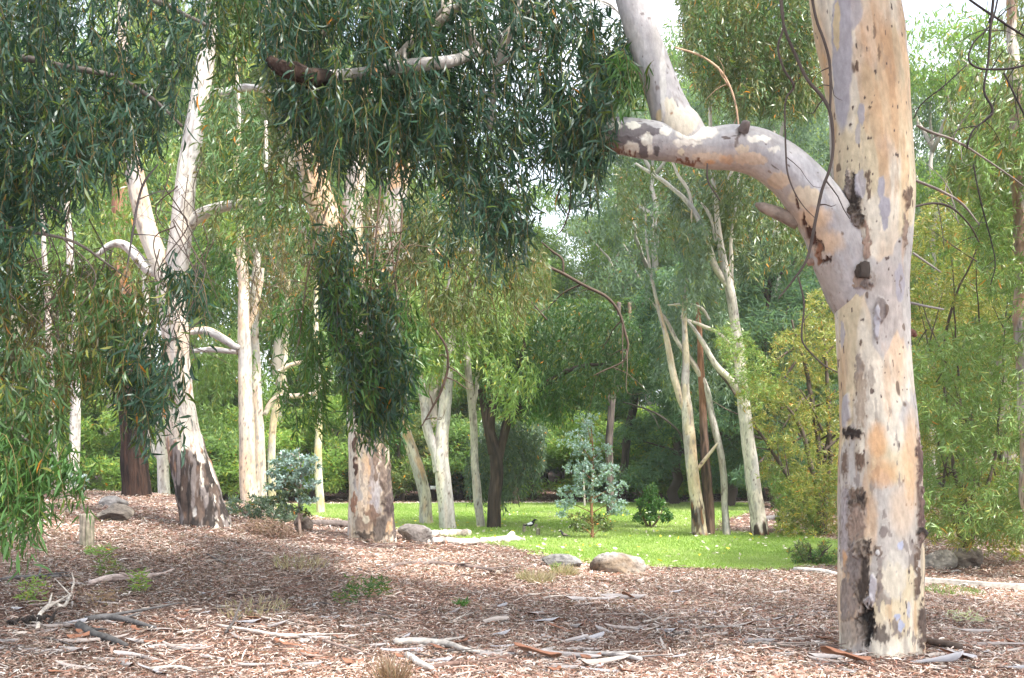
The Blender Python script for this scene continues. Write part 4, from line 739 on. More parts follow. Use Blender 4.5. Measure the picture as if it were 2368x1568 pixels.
shrub('sprawling yellow-green wattle thicket filling the right side behind the huge mottled trunk', (2240, 1290), [(2130, 700, 9), (2200, 600, 9), (2280, 500, 10), (2330, 700, 9), (2160, 1000, 7), (2215, 980, 8), (2250, 900, 7), (2367, 900, 8)], [
  dict(poly=[(2040, 560), (2120, 500), (2200, 380), (2300, 300), (2600, 200), (2600, 1200), (2300, 1220), (2120, 1240), (2040, 1200)], n=4200, kind='wattle', gap=.47, gs=45, vs=1, dd=(0, 4.5), **dict(SHR, L=(.3, .55))),
  dict(poly=[(2080, 820), (2200, 760), (2420, 700), (2500, 1230), (2300, 1240), (2120, 1220)], n=2300, kind='fern', gap=.49, gs=38, vs=1, dd=(-2.5, 2), **dict(SHR, droop=.55, fine=True, leaf=(.08, .15, .017))),
  dict(poly=[(2180, 380), (2260, 300), (2500, 260), (2500, 760), (2300, 700)], n=1500, kind='fern', gap=.49, gs=38, vs=1, dd=(-3, 0), **dict(SHR, droop=.55, fine=True, leaf=(.08, .15, .017))),
  dict(poly=[(2130, 1130), (2150, 1250), (2420, 1300), (2420, 1120)], n=280, kind='wattle', gap=.42, gs=50, dd=(-1.5, 1), **SHR)], d=16.8, name='wattle_shrub', sr=.5)
shrub('low spreading green and reddish shrub at the edge of the lawn touching the huge trunk', (1885, 1306), [(1840, 1262, 3), (1870, 1258, 3), (1920, 1262, 3)], [
  dict(poly=[(1815, 1262), (1835, 1268), (1850, 1245), (1875, 1262), (1900, 1250), (1950, 1268), (1950, 1300), (1835, 1304)], n=90, kind='olive', gap=.42, gs=30, dd=(-.3, .3), L=(.12, .25), K=12, leaf=(.05, .09, .015), droop=.3),
  dict(poly=[(1830, 1285), (1860, 1270), (1940, 1275), (1950, 1308), (1835, 1308)], n=60, kind='green', gap=.42, gs=22, dd=(-.3, .3), L=(.12, .25), K=12, leaf=(.05, .09, .015), droop=.3)])
shrub('rounded bright green young shrub alone on the far lawn', (1502, 1222), [(1470, 1160, 3), (1500, 1140, 3), (1535, 1170, 3), (1480, 1190, 2)], [
  dict(poly=[(1462, 1200), (1478, 1178), (1470, 1160), (1488, 1148), (1492, 1125), (1505, 1116), (1520, 1132), (1516, 1150), (1540, 1152), (1532, 1172), (1556, 1188), (1545, 1208), (1500, 1200), (1475, 1212)], n=260, kind='green', gap=.42, gs=9, vs=.9, dd=(-.35, .35), L=(.1, .25), K=12, leaf=(.06, .10, .035), fine=False, stem=False, droop=.3)], stemc=(.16, .11, .07))
shrub('low grey-green bush between the leaning pale gum and the white gum', (575, 1195), [(540, 1160, 3), (580, 1150, 3), (620, 1165, 3)], [
  dict(poly=[(520, 1190), (530, 1155), (570, 1140), (620, 1150), (660, 1170), (690, 1195), (640, 1215), (560, 1215)], n=330, kind='grey', gap=.3, gs=25, dd=(-.5, .5), L=(.12, .3), K=12, leaf=(.05, .09, .025), fine=False, stem=False, droop=.3)])
shrub('heap of brown dead twiggy brush between the leaning pale gum and the centre tree', (620, 1238), [(560, 1215, 3), (600, 1205, 3), (640, 1215, 3), (670, 1225, 2), (580, 1222, 2), (655, 1210, 2)], [
  dict(poly=[(540, 1228), (570, 1205), (620, 1195), (670, 1215), (700, 1238), (600, 1242)], n=150, kind='dry', gap=.3, gs=25, dd=(-.4, .4), L=(.2, .4), K=9, leaf=(.04, .08, .012), stemc=(.22, .14, .11), stemr=.004, droop=.3)], stemc=(.20, .13, .10), name='dead_brush', cat='brush')
# blue saplings: trunk, boughs, tiers of small round leaves
def sapling(label, px, top, tiers, trunkc=(.22, .11, .06), kind='blue', tr=4.0, name='gum_sapling', pts=None, dens=1.4):
    base = hit(*px); d = float(base[1]); t = thing(name, label, 'sapling', base)
    X, Q = pxpath(pts or [(px[0], px[1]+3, tr), (px[0]-3, (px[1]*2+top)/3, tr*.8), (px[0]+2, (px[1]+2*top)/3, tr*.55), (px[0]-4, top, tr*.2)], d)
    v, f, c = tube(X, Q, 10, .05, colour=trunkc, wob=.02); build('trunk', v, f, M_TWIG, t, c, smooth=True)
    ps = []; sp = []
    for (x, y, rx, ry, n, k) in tiers:
        n = int(n*dens)
        yb = y+ry+12; tx = np.interp(yb, [top, px[1]], [px[0]-4, px[0]]); a = P(tx, yb, d); b = P(x, y, d+rng.uniform(-.25, .25))
        ps.append(tube([a, (a+b)/2+[0, 0, .02], b], [.012*d/23, .008*d/23, .004], 5, .06, colour=trunkc, wob=.02, seed=x))
        sp.append(dict(poly=[(x+rx*math.cos(q), y+ry*math.sin(q)) for q in np.linspace(0, 2*np.pi, 9)[:-1]], d=(d-rx/F*d*.8, d+rx/F*d*.8), n=n, kind=k, gap=.40, gs=9, vs=.8, L=(.1, .28), K=11, leaf=(.035, .065, .030), droop=.25, fine=True, stem=True, stemc=(.2, .15, .12), stemr=.0022))
    V, f, c = join(ps); build('boughs', V, f, M_TWIG, t, c, smooth=True); foliage(t, sp); return t
sapling('young blue-leaved gum sapling standing on the lawn in tiers of silvery foliage', (1370, 1246), 985, [
 (1358, 990, 14, 22, 24, 'blue'), (1345, 1035, 28, 20, 34, 'blue'), (1395, 1040, 20, 14, 16, 'blue'), (1335, 1080, 34, 18, 40, 'blue'), (1400, 1085, 36, 18, 40, 'blue'), (1370, 1065, 24, 26, 30, 'blue'), (1360, 1110, 40, 16, 36, 'blue'), (1320, 1135, 34, 14, 34, 'blue'), (1425, 1125, 26, 18, 24, 'blue'), (1308, 1162, 26, 12, 24, 'blue'), (1425, 1158, 28, 16, 26, 'blue'), (1375, 1145, 34, 14, 24, 'blue'), (1300, 1185, 14, 10, 10, 'blue'), (1432, 1185, 24, 12, 18, 'blue'),
 (1340, 1195, 28, 10, 18, 'olive'), (1385, 1195, 24, 12, 16, 'olive'), (1345, 1218, 30, 10, 20, 'olive'), (1398, 1215, 24, 12, 16, 'olive')])
sapling('blue-green gum sapling with a thin pale stem beside the dead brush', (694, 1238), 1035, [
 (672, 1048, 22, 8, 18, 'blue'), (655, 1068, 34, 9, 26, 'blue'), (705, 1062, 36, 8, 26, 'blue'), (640, 1092, 26, 8, 20, 'blue'), (700, 1090, 26, 8, 18, 'blue'), (722, 1080, 20, 7, 14, 'blue'), (668, 1110, 34, 9, 26, 'blue'), (632, 1124, 22, 8, 14, 'blue'), (720, 1118, 22, 8, 14, 'blue'), (680, 1138, 40, 9, 26, 'grey'), (648, 1156, 26, 8, 16, 'grey'), (712, 1152, 22, 8, 14, 'blue'), (670, 1176, 26, 8, 14, 'grey'), (704, 1186, 18, 7, 8, 'olive')], trunkc=(.36, .27, .22), dens=1.1, tr=4)
sapling('blue-grey sapling half hidden by leaves at the left edge of the mound', (148, 1190), 1080, [
 (150, 1090, 26, 14, 22, 'blue'), (110, 1080, 30, 12, 22, 'blue'), (180, 1110, 22, 10, 16, 'blue')], trunkc=(.30, .24, .2), tr=3)
sapling('taller pale silvery sapling beyond the blue sapling on the lawn', (1352, 1172), 955, [
 (1345, 970, 22, 14, 22, 'blue'), (1335, 1000, 36, 14, 36, 'blue'), (1310, 1025, 26, 12, 22, 'blue'), (1370, 1010, 26, 12, 24, 'blue'), (1365, 960, 24, 10, 14, 'blue')], trunkc=(.4, .36, .3), tr=2.5)

# ================================================================== TREE AT THE RIGHT EDGE
b = P(2385, 1300, 14.5); b[2] = float(gz(b[0], b[1]))
rt = thing('gum_tree', 'reddish brown trunk at the right edge of the picture with dark bare overhanging twigs', 'tree', b)
trunk_mesh([(2392, 1330, 20), (2378, 1100, 18), (2362, 800, 17), (2356, 500, 15), (2350, 250, 13), (2340, 0, 11), (2320, -200, 8)], 14.8, gum(0, (.34, .22, .16), .3, .6, seed=91, speck=1.2), 40, .05, 'trunk', rt, ground=True, wob=.1)
for pts in ([(2300, -40, 6), (2290, 60, 6), (2285, 140, 5), (2275, 210, 5), (2295, 260, 5), (2250, 300, 4), (2235, 345, 3)], [(2200, -30, 4), (2270, 20, 5), (2330, 60, 5), (2390, 100, 4)], [(2400, 140, 5), (2340, 158, 5), (2270, 160, 5), (2240, 140, 4), (2250, 100, 4), (2290, 55, 4), (2310, -20, 4)],
            [(2235, 150, 3), (2180, 200, 3), (2130, 240, 3), (2112, 275, 3)], [(2250, 380, 3), (2270, 480, 3), (2300, 600, 2.5), (2290, 660, 2)], [(2400, 330, 4), (2350, 230, 4), (2320, 170, 4)]):
    twig(pts, 9.6, rt, side=5, colour=(.045, .035, .035), step=.03)
foliage(rt, [dict(poly=[(2200, 140), (2180, 300), (2200, 440), (2500, 460), (2500, 0), (2330, -60), (2300, 100)], d=(13, 17), n=420, kind='olive', gap=.46, L=(.3, .6), K=13, leaf=(.09, .15, .024)),
  dict(poly=[(2240, 240), (2280, 420), (2500, 460), (2500, 100)], d=(12.5, 16), n=260, kind='fern', gap=.48, L=(.3, .6), K=13, leaf=(.09, .15, .024))])

# ================================================================== BACKGROUND TREES
def proto(kind, H, cw, nclump, nl, leafsz, seed, trunkc, z0=.35, droop=.8, form='gum', var=None):
    """returns (trunk data, crown data) local coordinates"""
    r = np.random.default_rng(seed)
    if form == 'gum':
        ps = [tube([[0, 0, -.5], [.2, 0, H*.3], [.5, .2, H*.6], [.3, 0, H*.85]], [H*.016, H*.012, H*.007, H*.003], 10, .6, colour=trunkc, wob=.5, seed=seed)]; cl = []
        for i in range(nclump):
            zz = H*(z0+(1-z0)*r.random()**.8); ang = r.uniform(0, 2*np.pi); rad = cw*math.sqrt(r.random())*(1-.55*abs((zz/H-.62)/.4)**1.5 if zz/H > .3 else .7)
            c = np.array([rad*math.cos(ang), rad*math.sin(ang), zz]); cl.append((c, r.uniform(.9, 1.9)*cw/5, r.uniform(.6, 1.3)*cw/5))
            if i % 4 == 0:
                a = np.array([.3, .1, max(H*.25, zz-cw*.6)]); ps.append(tube([a, (a+c)/2+[0, 0, -.2], c], [H*.006, H*.004, .02], 6, .5, colour=trunkc, wob=.4, seed=i))
    else:
        ps = [tube([[0, 0, -.4], [.1, 0, H*.4], [.1, .1, H*.7]], [H*.03, H*.02, H*.01], 8, .4, colour=trunkc, wob=.3, seed=seed)]; cl = []
        for i in range(nclump):
            v = nrm(r.normal(size=3)); c = v*r.random()**.4*np.array([cw, cw, H*.5])+[0, 0, H*.5]; c[2] = max(c[2], .25)
            cl.append((c, r.uniform(.6, 1.2)*cw/3.2, r.uniform(.5, 1.0)*H/7))
    cc = np.array([c for c, a, b_ in cl]); ra = np.array([a for c, a, b_ in cl]); rb = np.array([b_ for c, a, b_ in cl])
    k = rng.integers(0, len(cl), nl); v = nrm(rng.normal(size=(nl, 3)))*(rng.random((nl, 1))**.5)
    B = cc[k]+v*np.stack([ra[k], ra[k], rb[k]], 1)
    g = fbm(B*1.15+seed, 2); kp = g > .42; B = B[kp]; k = k[kp]; m = len(B)
    D = rng.normal(size=(m, 3))*.55; D[:, 2] -= droop
    hue = rng.random(len(cl))[k]
    lv = leaves(B, D, rng.uniform(.7, 1.3, m)*leafsz[0], rng.uniform(.7, 1.2, m)*leafsz[1], pal(m, kind, hue), False)
    tv = join(ps)
    mt_ = build('trunk', tv[0], tv[1], M_TWIG, None, tv[2], smooth=True); mc = build('crown', lv[0], lv[1], M_FAR, None, lv[2])
    dt, dc = mt_.data, mc.data; bpy.data.objects.remove(mt_); bpy.data.objects.remove(mc); return dt, dc
GT = (.40, .34, .28)
PR = {
 'olive': proto('olive', 20, 5.0, 46, 42000, (.30, .065), 101, GT),
 'mid':   proto('fmid', 20, 5.5, 50, 42000, (.30, .065), 102, GT, z0=.25),
 'lime':  proto('fern', 18, 5.0, 44, 40000, (.28, .065), 103, GT, z0=.22),
 'grey':  proto('fgrey', 20, 4.8, 44, 40000, (.30, .07), 104, (.45, .40, .36), z0=.28),
 'pine':  proto('fdark', 13, 3.6, 46, 42000, (.34, .05), 105, (.07, .05, .04), z0=.08, droop=.5),
 'bush':  proto('lime', 4.2, 2.9, 26, 15000, (.22, .07), 106, (.08, .06, .05), form='bush', droop=.2),
 'bushd': proto('fmid', 4.6, 2.9, 26, 15000, (.22, .07), 107, (.08, .06, .05), form='bush', droop=.2),
 'busho': proto('olive', 3.6, 2.6, 24, 14000, (.20, .06), 108, (.09, .07, .06), form='bush', droop=.2)}
def far(kind, px, d, s, label, group=None, name='gum_tree', cat='tree'):
    x = (px-CX)/F*d; b = (x, d, float(gz(x, d)))
    t = thing(name, label, cat, b, group); t.rotation_euler = (0, 0, rng.uniform(0, 6.28)); t.scale = (s[0], s[0], s[1])
    for nm, me in zip(('trunk', 'crown'), PR[kind]):
        o = bpy.data.objects.new(nm, me); col.objects.link(o); o.parent = t
G1 = 'tall gums of the wood behind the lawn'
front = [('lime', 20, 46, (1.1, 1.05), 'lime-tinted background gum farthest left in the wood, behind the slender white trunk'), ('mid', 250, 50, (1.1, 1.1), 'background gum rising directly behind the dark brown stringybark'), ('lime', 450, 54, (1.1, 1.2), 'fresh green background gum filling the gap right of the leaning pale gum'),
 ('olive', 640, 50, (1.1, 1.15), 'olive background gum behind the tall smooth white gum'), ('lime', 830, 56, (1.1, 1.15), 'fresh green background gum hidden behind the centre tree'), ('mid', 990, 50, (1, .9), 'background gum behind the low forking white gum'),
 ('lime', 1150, 60, (1.1, .72), 'bright green background gum under the white patch of sky left of the arched limb'), ('grey', 1290, 64, (1.1, .68), 'grey-green background gum above the wide dark-limbed tree'), ('lime', 1390, 58, (1.05, .72), 'light green background gum seen just under the broken end of the arched limb'),
 ('grey', 1500, 54, (1.0, .98), 'grey-green background gum behind the cream gum with rusty bark'), ('mid', 1640, 58, (1.1, 1.15), 'dense background gum behind the forked top of the tall white leaning gum'), ('grey', 1800, 50, (1.0, .95), 'blue-grey background gum behind the yellow-green wattle shrub'), ('grey', 1920, 58, (1, .95), 'grey-green background gum mostly hidden by the huge mottled trunk'),
 ('grey', 2150, 44, (.75, .90), 'dark blue-green gum standing alone against the white sky right of the huge trunk'), ('lime', 2330, 40, (1.0, .95), 'lime green background gum above the wattle thicket at the right edge')]
for k, px, d, s, l in front: far(k, px, d, s, l, G1)
DL = ['beyond the far left edge', 'behind the slender white trunk', 'right of the dark stringybark', 'above the tall smooth white gum', 'left above the centre tree', 'right above the centre tree', 'above the low forking white gum', 'above the nearly black trunk', 'just right of the white sky patch', 'above the blue sapling',
 'above the rusty-barked cream gum', 'right of the forked white top', 'left of the huge trunk fork', 'right of the huge trunk', 'under the blue-green gum against the sky', 'beyond the right edge', 'farthest beyond the right edge', 'farthest behind the centre tree', 'farthest behind the blue sapling', 'farthest behind the white leaning gum', 'farthest behind the dark stringybark', 'farthest right of the huge trunk']
SL = ['at the far left edge', 'left of the slender white trunk', 'behind the slender white trunk', 'behind the dark stringybark', 'behind the slim white gum', 'behind the leaning pale gum', 'behind the tall smooth white gum', 'behind the thin blue-green sapling', 'behind the yellow pole-like trunk', 'behind the centre trunk', 'right of the centre trunk', 'behind the low forking gum', 'behind the nearly black trunk', 'behind the bushy low-forked tree', 'behind the blue sapling', 'behind the black leaning trunk', 'behind the rusty-barked cream gum', 'behind the bent pale trunk', 'behind the white leaning gum', 'behind the wattle shrub', 'behind the huge trunk', 'behind the wattle thicket']
for i, (k, px, d, s) in enumerate([('mid', -150, 62, (1.3, 1.3)), ('grey', 120, 66, (1.3, 1.35)), ('olive', 350, 70, (1.3, 1.35)), ('grey', 560, 66, (1.2, 1.3)), ('mid', 760, 72, (1.3, 1.35)), ('olive', 930, 74, (1.2, .9)), ('grey', 1060, 78, (1.2, .75)), ('olive', 1230, 82, (1.3, .68)), ('lime', 1340, 76, (1.2, .72)), ('mid', 1450, 74, (1.2, .85)),
   ('olive', 1580, 70, (1.2, 1.3)), ('grey', 1730, 72, (1.3, 1.4)), ('mid', 1880, 66, (1.2, 1.1)), ('lime', 2030, 60, (1.1, .9)), ('mid', 2200, 62, (1.2, .85)), ('grey', 2420, 54, (1.2, 1.1)), ('olive', 2600, 50, (1.2, 1.1)), ('mid', 840, 96, (1.6, 1.4)), ('grey', 1300, 98, (1.6, .76)), ('mid', 1700, 95, (1.6, 1.5)), ('grey', 300, 95, (1.7, 1.5)), ('mid', 2250, 92, (1.6, 1.0))]):
    far(k, px, d, s, 'distant gum crown glimpsed in gaps '+DL[i], 'distant gums glimpsed through the wood')
for k, px, d, s, l in [('pine', 1560, 42, (1, .62), 'dark green needle-leaved tree at the lawn edge right of the reddish trunk'), ('pine', 1690, 40, (1, .75), 'dark needle-leaved tree behind the shaggy dark trunk'), ('pine', 1790, 38, (.9, .70), 'dark needle-leaved tree behind the foot of the tall white leaning gum'), ('pine', 1640, 50, (1.1, .8), 'second row dark needle-leaved tree between the two nearer ones'), ('pine', 1240, 58, (1, .5), 'dark needle-leaved tree behind the bushy low-forked tree')]:
    far(k, px, d, s, l, 'dark needle-leaved trees beyond the lawn', 'casuarina_tree')
BL_ = ['yellow-green bush far left behind the slender white trunk', 'bright yellow-green bush left of the dark stringybark foot', 'yellow-green bush right behind the dark stringybark', 'dull green bush behind the leaning gum foot', 'yellow-green bush behind the tall smooth white gum', 'green bush behind the blue-green sapling', 'olive bush behind the yellow pole-like trunk', 'green bush left of the centre trunk foot', 'olive bush right behind the centre trunk', 'dull bush behind the orange-striped gum', 'dark bush behind the low forking gum', 'dark bush behind the nearly black trunk', 'olive rounded bush left of the blue sapling', 'yellowish olive bush behind the blue sapling', 'dark bush right of the black leaning trunk', 'green bush behind the rounded young shrub', 'olive bush behind the rusty-barked cream gum', 'dark bush behind the narrow bent trunk', 'green bush in the shade behind the white leaning gum', 'dark bush behind the hanging wattle shrub']
for i, l in enumerate(BL_):
    px = [60, 190, 330, 440, 520, 620, 720, 810, 930, 1000, 1070, 1130, 1235, 1300, 1440, 1500, 1590, 1680, 1760, 1850][i]
    k = ['bush', 'bush', 'bush', 'bushd', 'bush', 'bush', 'busho', 'bush', 'busho', 'busho', 'bushd', 'bushd', 'bush', 'bush', 'bushd', 'bush', 'bush', 'bushd', 'bushd', 'bush'][i]
    far(k, px, 46.6+rng.uniform(-.3, 1.5), (rng.uniform(.95, 1.2), rng.uniform(.8, 1.05)), l, 'bushes behind the path', 'bush', 'bush')
for i in range(22):
    px = -150+i*118+rng.uniform(-20, 20)
    far(['bushd', 'busho', 'bush'][i % 3], px, 54+rng.uniform(0, 5), (1.5, rng.uniform(1.3, 1.9)), 'tall second-row bush glimpsed over the front bushes '+SL[i], 'second row of bushes', 'bush', 'bush')

# ================================================================== BOULDERS
def boulder(label, px, wpx, hpx, seed, cols=((.30, .28, .26), (.42, .39, .35), (.16, .13, .11)), depthf=.8, cuts=9, asym=0, name='boulder', group=None, sink=.3, d=None, top=None):
    base = hit(*px); 
    if d: base = np.array([(px[0]-CX)/F*d, d, float(gz((px[0]-CX)/F*d, d))])
    d = float(base[1]); w = wpx/F*d/2; h = hpx/F*d; r = np.random.default_rng(seed)
    n = 72; m = 52; th = np.linspace(0, 2*np.pi, n, endpoint=False); ph = np.linspace(-np.pi/2+.03, np.pi/2-.03, m)
    V = np.stack([np.cos(ph)[:, None]*np.cos(th), np.cos(ph)[:, None]*np.sin(th), np.sin(ph)[:, None]*np.ones(n)], -1)
    for _ in range(cuts):
        nn = nrm(r.normal(size=3)+[0, 0, .25]); o = r.uniform(.62, .85); e = V@nn-o; V = V-nn*np.maximum(e, 0)[..., None]
    dn = nrm(V); V = V+dn*(.22*(fbm(V*1.7+seed, 3)-.5)+.12*(fbm(V*6+seed, 4)-.5)+.05*(fbm(V*19+seed, 2)-.5))[..., None]
    V = V*[1, depthf, 1]; zmin, zmax = V[..., 2].min(), V[..., 2].max(); xm = np.abs(V[..., 0]).max()
    V = np.stack([V[..., 0]/xm*w, V[..., 1]/xm*w, (V[..., 2]-zmin)/(zmax-zmin)*h*(1+sink)-h*sink], -1)
    V[..., 0] += asym*V[..., 2]; V = V+base
    if name != 'x': V[..., 1] += w*depthf*.6
    q = fbm(V*6+seed, 4); q2 = fbm(V*2.2+seed*2, 3)
    C = mixc(np.ones(V.shape)*np.array(cols[0]), cols[1], ss(.4, .6, q)); C = mixc(C, cols[2], ss(.5, .64, q2)*.8)*.72
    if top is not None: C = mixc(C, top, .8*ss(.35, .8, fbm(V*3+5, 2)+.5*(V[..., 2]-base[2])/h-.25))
    idx = np.arange(n*m).reshape(m, n); a, b_ = idx[:-1], idx[1:]
    f = np.stack([a, np.roll(a, -1, 1), np.roll(b_, -1, 1), b_], -1).reshape(-1, 4)
    tp = np.array([idx[-1]]) ; k = n*m
    V = np.concatenate([V.reshape(-1, 3), [V[0].mean(0), V[-1].mean(0)]]); C = np.concatenate([C.reshape(-1, 3), [C[0, 0], C[-1, 0]]]); j = np.arange(n); jn = (j+1) % n
    t_ = np.concatenate([np.stack([np.full(n, k), jn, j], 1), np.stack([np.full(n, k+1), idx[-1][j], idx[-1][jn]], 1)])
    o = build(name, V, [t_, f], M_ROCK, None, C, smooth=True); tag(o, label, 'rock', group); return o
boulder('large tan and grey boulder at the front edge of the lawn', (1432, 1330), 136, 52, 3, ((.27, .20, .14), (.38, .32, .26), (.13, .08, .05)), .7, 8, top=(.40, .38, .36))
boulder('smaller grey boulder left of the large tan one at the front edge of the lawn', (1298, 1316), 98, 34, 8, ((.22, .21, .20), (.33, .32, .31), (.10, .09, .08)), .7, 11)
boulder('smooth pale grey boulder right of the centre tree foot', (965, 1256), 82, 44, 12, ((.30, .275, .26), (.40, .375, .36), (.20, .17, .155)), .8, 7, asym=-.3)
boulder('dark brown-grey angular boulder behind the wooden bollard', (262, 1208), 92, 44, 21, ((.21, .175, .14), (.29, .25, .20), (.10, .085, .075)), .7, 8)
boulder('flat-topped grey rock behind the angular boulder on the mound', (258, 1172), 70, 26, 25, ((.26, .24, .225), (.36, .33, .31), (.13, .11, .10)), .8, 9)
boulder('rounded brown rock beside the thin blue-green sapling', (700, 1228), 46, 42, 31, ((.26, .20, .16), (.34, .28, .23), (.12, .09, .08)), .9, 8)
boulder('dark layered rock at the left of the pair behind the huge trunk', (2180, 1316), 88, 44, 37, ((.26, .23, .20), (.40, .36, .31), (.09, .08, .07)), .7, 12)
boulder('lighter brown rock at the right of the pair behind the huge trunk', (2240, 1314), 80, 48, 42, ((.30, .25, .20), (.42, .37, .31), (.12, .09, .075)), .7, 12)
boulder('small flat grey stone in the grass near the short posts', (1260, 1251), 14, 7, 47)

# ================================================================== LOGS, POSTS, EDGING
def ground_path(pts, lift=.0):
    X, Q = [], []
    for (x, y, r) in pts:
        h_ = hit(x, y); r_ = r/F*h_[1]; X.append(h_+[0, r_*.8, r_*.85+lift]); Q.append(r_)
    return np.array(X), np.array(Q)
def log(label, pts, colour, name='log', cat='log', nseg=28, step=.03, wob=.05, m=None, extra=(), lift=0, group=None, rough=.006):
    def bk(V, N, TH, S, RR):
        q = np.stack([np.cos(TH)*RR, np.sin(TH)*RR, S], -1); n_ = fbm(q*np.array([30, 30, 5])+pts[0][0], 4); n2 = fbm(V*4, 3)
        c = np.array(colour)*(0.6+.8*n_)[..., None]; c = mixc(c, (.07, .05, .045), .7*ss(.58, .66, n2)); return (n_-.5)*np.minimum(.02, RR*.35), c
    ps = []
    for p in (pts,)+tuple(extra):
        X, Q = ground_path(p, lift); ps.append(tube(X, Q, nseg, step, bk, wob=wob, seed=p[0][1]))
    V, f, c = join(ps); o = build(name, V, f, m or M_WOOD, None, c, smooth=True); tag(o, label, cat, group); return o
log('long bleached white log lying on the lawn beside the pale boulder', [(985, 1258, 7), (1040, 1258, 8), (1100, 1259, 7), (1150, 1256, 8), (1185, 1254, 9), (1210, 1252, 5)], (.62, .57, .52), extra=([(1172, 1257, 7), (1182, 1246, 8), (1185, 1242, 8)],))
log('short pale log with a dark patch behind the long bleached log', [(1000, 1244, 9), (1040, 1244, 10), (1075, 1243, 10), (1082, 1240, 8)], (.58, .51, .43))
log('dark weathered log lying left of the centre tree', [(712, 1216, 6), (740, 1218, 9), (775, 1220, 9), (803, 1222, 9)], (.13, .105, .095), extra=([(705, 1205, 3), (725, 1212, 5), (740, 1218, 6)],))
log('pale fallen branch lying left of the huge trunk at the end of the lawn', [(1838, 1322, 6), (1880, 1327, 7), (1945, 1336, 7)], (.60, .55, .49))
log('dark log in the shade behind the foot of the white leaning gum', [(1765, 1205, 6), (1790, 1204, 7), (1815, 1205, 5)], (.12, .11, .105))
def edging():
    a, b_ = hit(2120, 1352), hit(2440, 1372); n = 30; t = np.linspace(0, 1, n)[:, None]; Pp = a*(1-t)+b_*t; Pp[:, 1] += .04*np.sin(t[:, 0]*9); Pp[:, 2] = gz(Pp[:, 0], Pp[:, 1])
    w, h_ = .05, .09; rows = [Pp+[0, -w, -.1], Pp+[0, -w, h_-.01], Pp+[0, -w+.012, h_], Pp+[0, w-.012, h_], Pp+[0, w, h_-.01], Pp+[0, w, -.1]]
    V = np.stack(rows, 1); idx = np.arange(n*6).reshape(n, 6); A, B_ = idx[:-1], idx[1:]
    q = np.stack([A[:, :-1], A[:, 1:], B_[:, 1:], B_[:, :-1]], -1).reshape(-1, 4)
    q = np.concatenate([q, [[0, 1, 4, 5], [1, 2, 3, 4]], [[idx[-1][0], idx[-1][5], idx[-1][4], idx[-1][1]], [idx[-1][1], idx[-1][4], idx[-1][3], idx[-1][2]]]])
    C = np.array([.42, .38, .33])*(.7+.6*fbm(V.reshape(-1, 3)*[3, 3, 20], 2))[:, None]
    o = build('timber_edging', V, [q], M_WOOD, None, C); tag(o, 'low grey timber edging board crossing the litter at the right', 'edging')
edging()
def bollard(label, px, wpx, hpx, seed, group=None):
    b_ = hit(*px); d = float(b_[1]); r = wpx/2/F*d; h_ = hpx/F*d
    def bk(V, N, TH, S, RR):
        n_ = fbm(np.stack([np.cos(TH)*6, np.sin(TH)*6, S*3+seed], -1), 4); c = mixc(np.ones(V.shape)*np.array((.33, .28, .22)), (.20, .19, .13), ss(.45, .6, n_)); c = mixc(c, (.13, .12, .08), ss(h_*.45+.25, .1, S)*.6)
        st = ss(.60, .66, fbm(np.stack([np.cos(TH)*9, np.sin(TH)*9, S*.7+seed], -1), 3)); c = mixc(c, (.08, .06, .05), st); return -.006*st+.004*(n_-.5), c
    v, f, c = tube([b_-[0, 0, .25], b_+[.0, 0, h_*.5], b_+[.003, 0, h_-.012], b_+[.003, 0, h_]], [r, r*.98, r*.97, r*.86], 60, .012, bk, tip=True)
    v[-1] = v[-1]*1; v[-1][2] = b_[2]+h_+.002; c[-1] = (.42, .38, .31)
    o = build('bollard', v, f, M_WOOD, None, c, smooth=True); tag(o, label, 'bollard', group)
bollard('weathered round wooden bollard on the litter in front of the angular boulder', (201, 1266), 34, 76, 1, 'short wooden posts')
bollard('wooden bollard at the far left half hidden behind hanging green leaves', (40, 1238), 24, 60, 2, 'short wooden posts')
bollard('small grey post on the lawn, leftmost of the front pair', (1211, 1234), 8, 16, 3, 'short wooden posts')
bollard('small dark post on the lawn, nearest of the short posts by the birds', (1244, 1240), 10, 18, 4, 'short wooden posts')
bollard('small brown post on the lawn behind the grey one', (1212, 1222), 7, 11, 5, 'short wooden posts')
bollard('small reddish post on the lawn just right of the black and white bird', (1239, 1222), 7, 10, 6, 'short wooden posts')

# ================================================================== BIRDS
def bird(label, px, size, black, white, face=1, seed=0):
    b_ = hit(*px); s = size; X = lambda x, z: b_+np.array([x*face*s, 0, z*s])
    pts = [X(-.62, .34), X(-.35, .40), X(-.15, .46), X(.08, .52), (X(.22, .66)), X(.30, .80), X(.38, .86), X(.46, .85), X(.62, .82)]; rr = [.02*s, .05*s, .14*s, .18*s, .13*s, .085*s, .09*s, .05*s, .008*s]
    t = thing('bird', label, 'bird', b_)
    def bk(V, N, TH, S, RR):
        u = S/(1.35*s); m = ss(.28, .32, u)*(1-ss(.60, .64, u))*ss(.0, .3, N[..., 2]+.35); c = mixc(np.ones(V.shape)*np.array(black), white, m); return 0*S, c
    v, f, c = tube(pts, rr, 16, .01*s/.3, bk); build('body', v, f, M_TWIG, t, c, smooth=True)
    for k in (-1, 1):
        p = b_+np.array([.05*face*s, k*.07*s, 0]); v, f, c = tube([p+[0, 0, .42*s], p+[-.03*face*s, 0, .2*s], p, p+[.1*face*s, 0, .005]], [.022*s, .016*s, .014*s, .01*s], 6, .01, colour=(.03, .03, .03)); build('leg', v, f, M_TWIG, t, c, smooth=True)
bird('black and white bird standing on the lawn between the short posts', (1226, 1226), .28, (.02, .02, .025), (.75, .75, .75), 1)
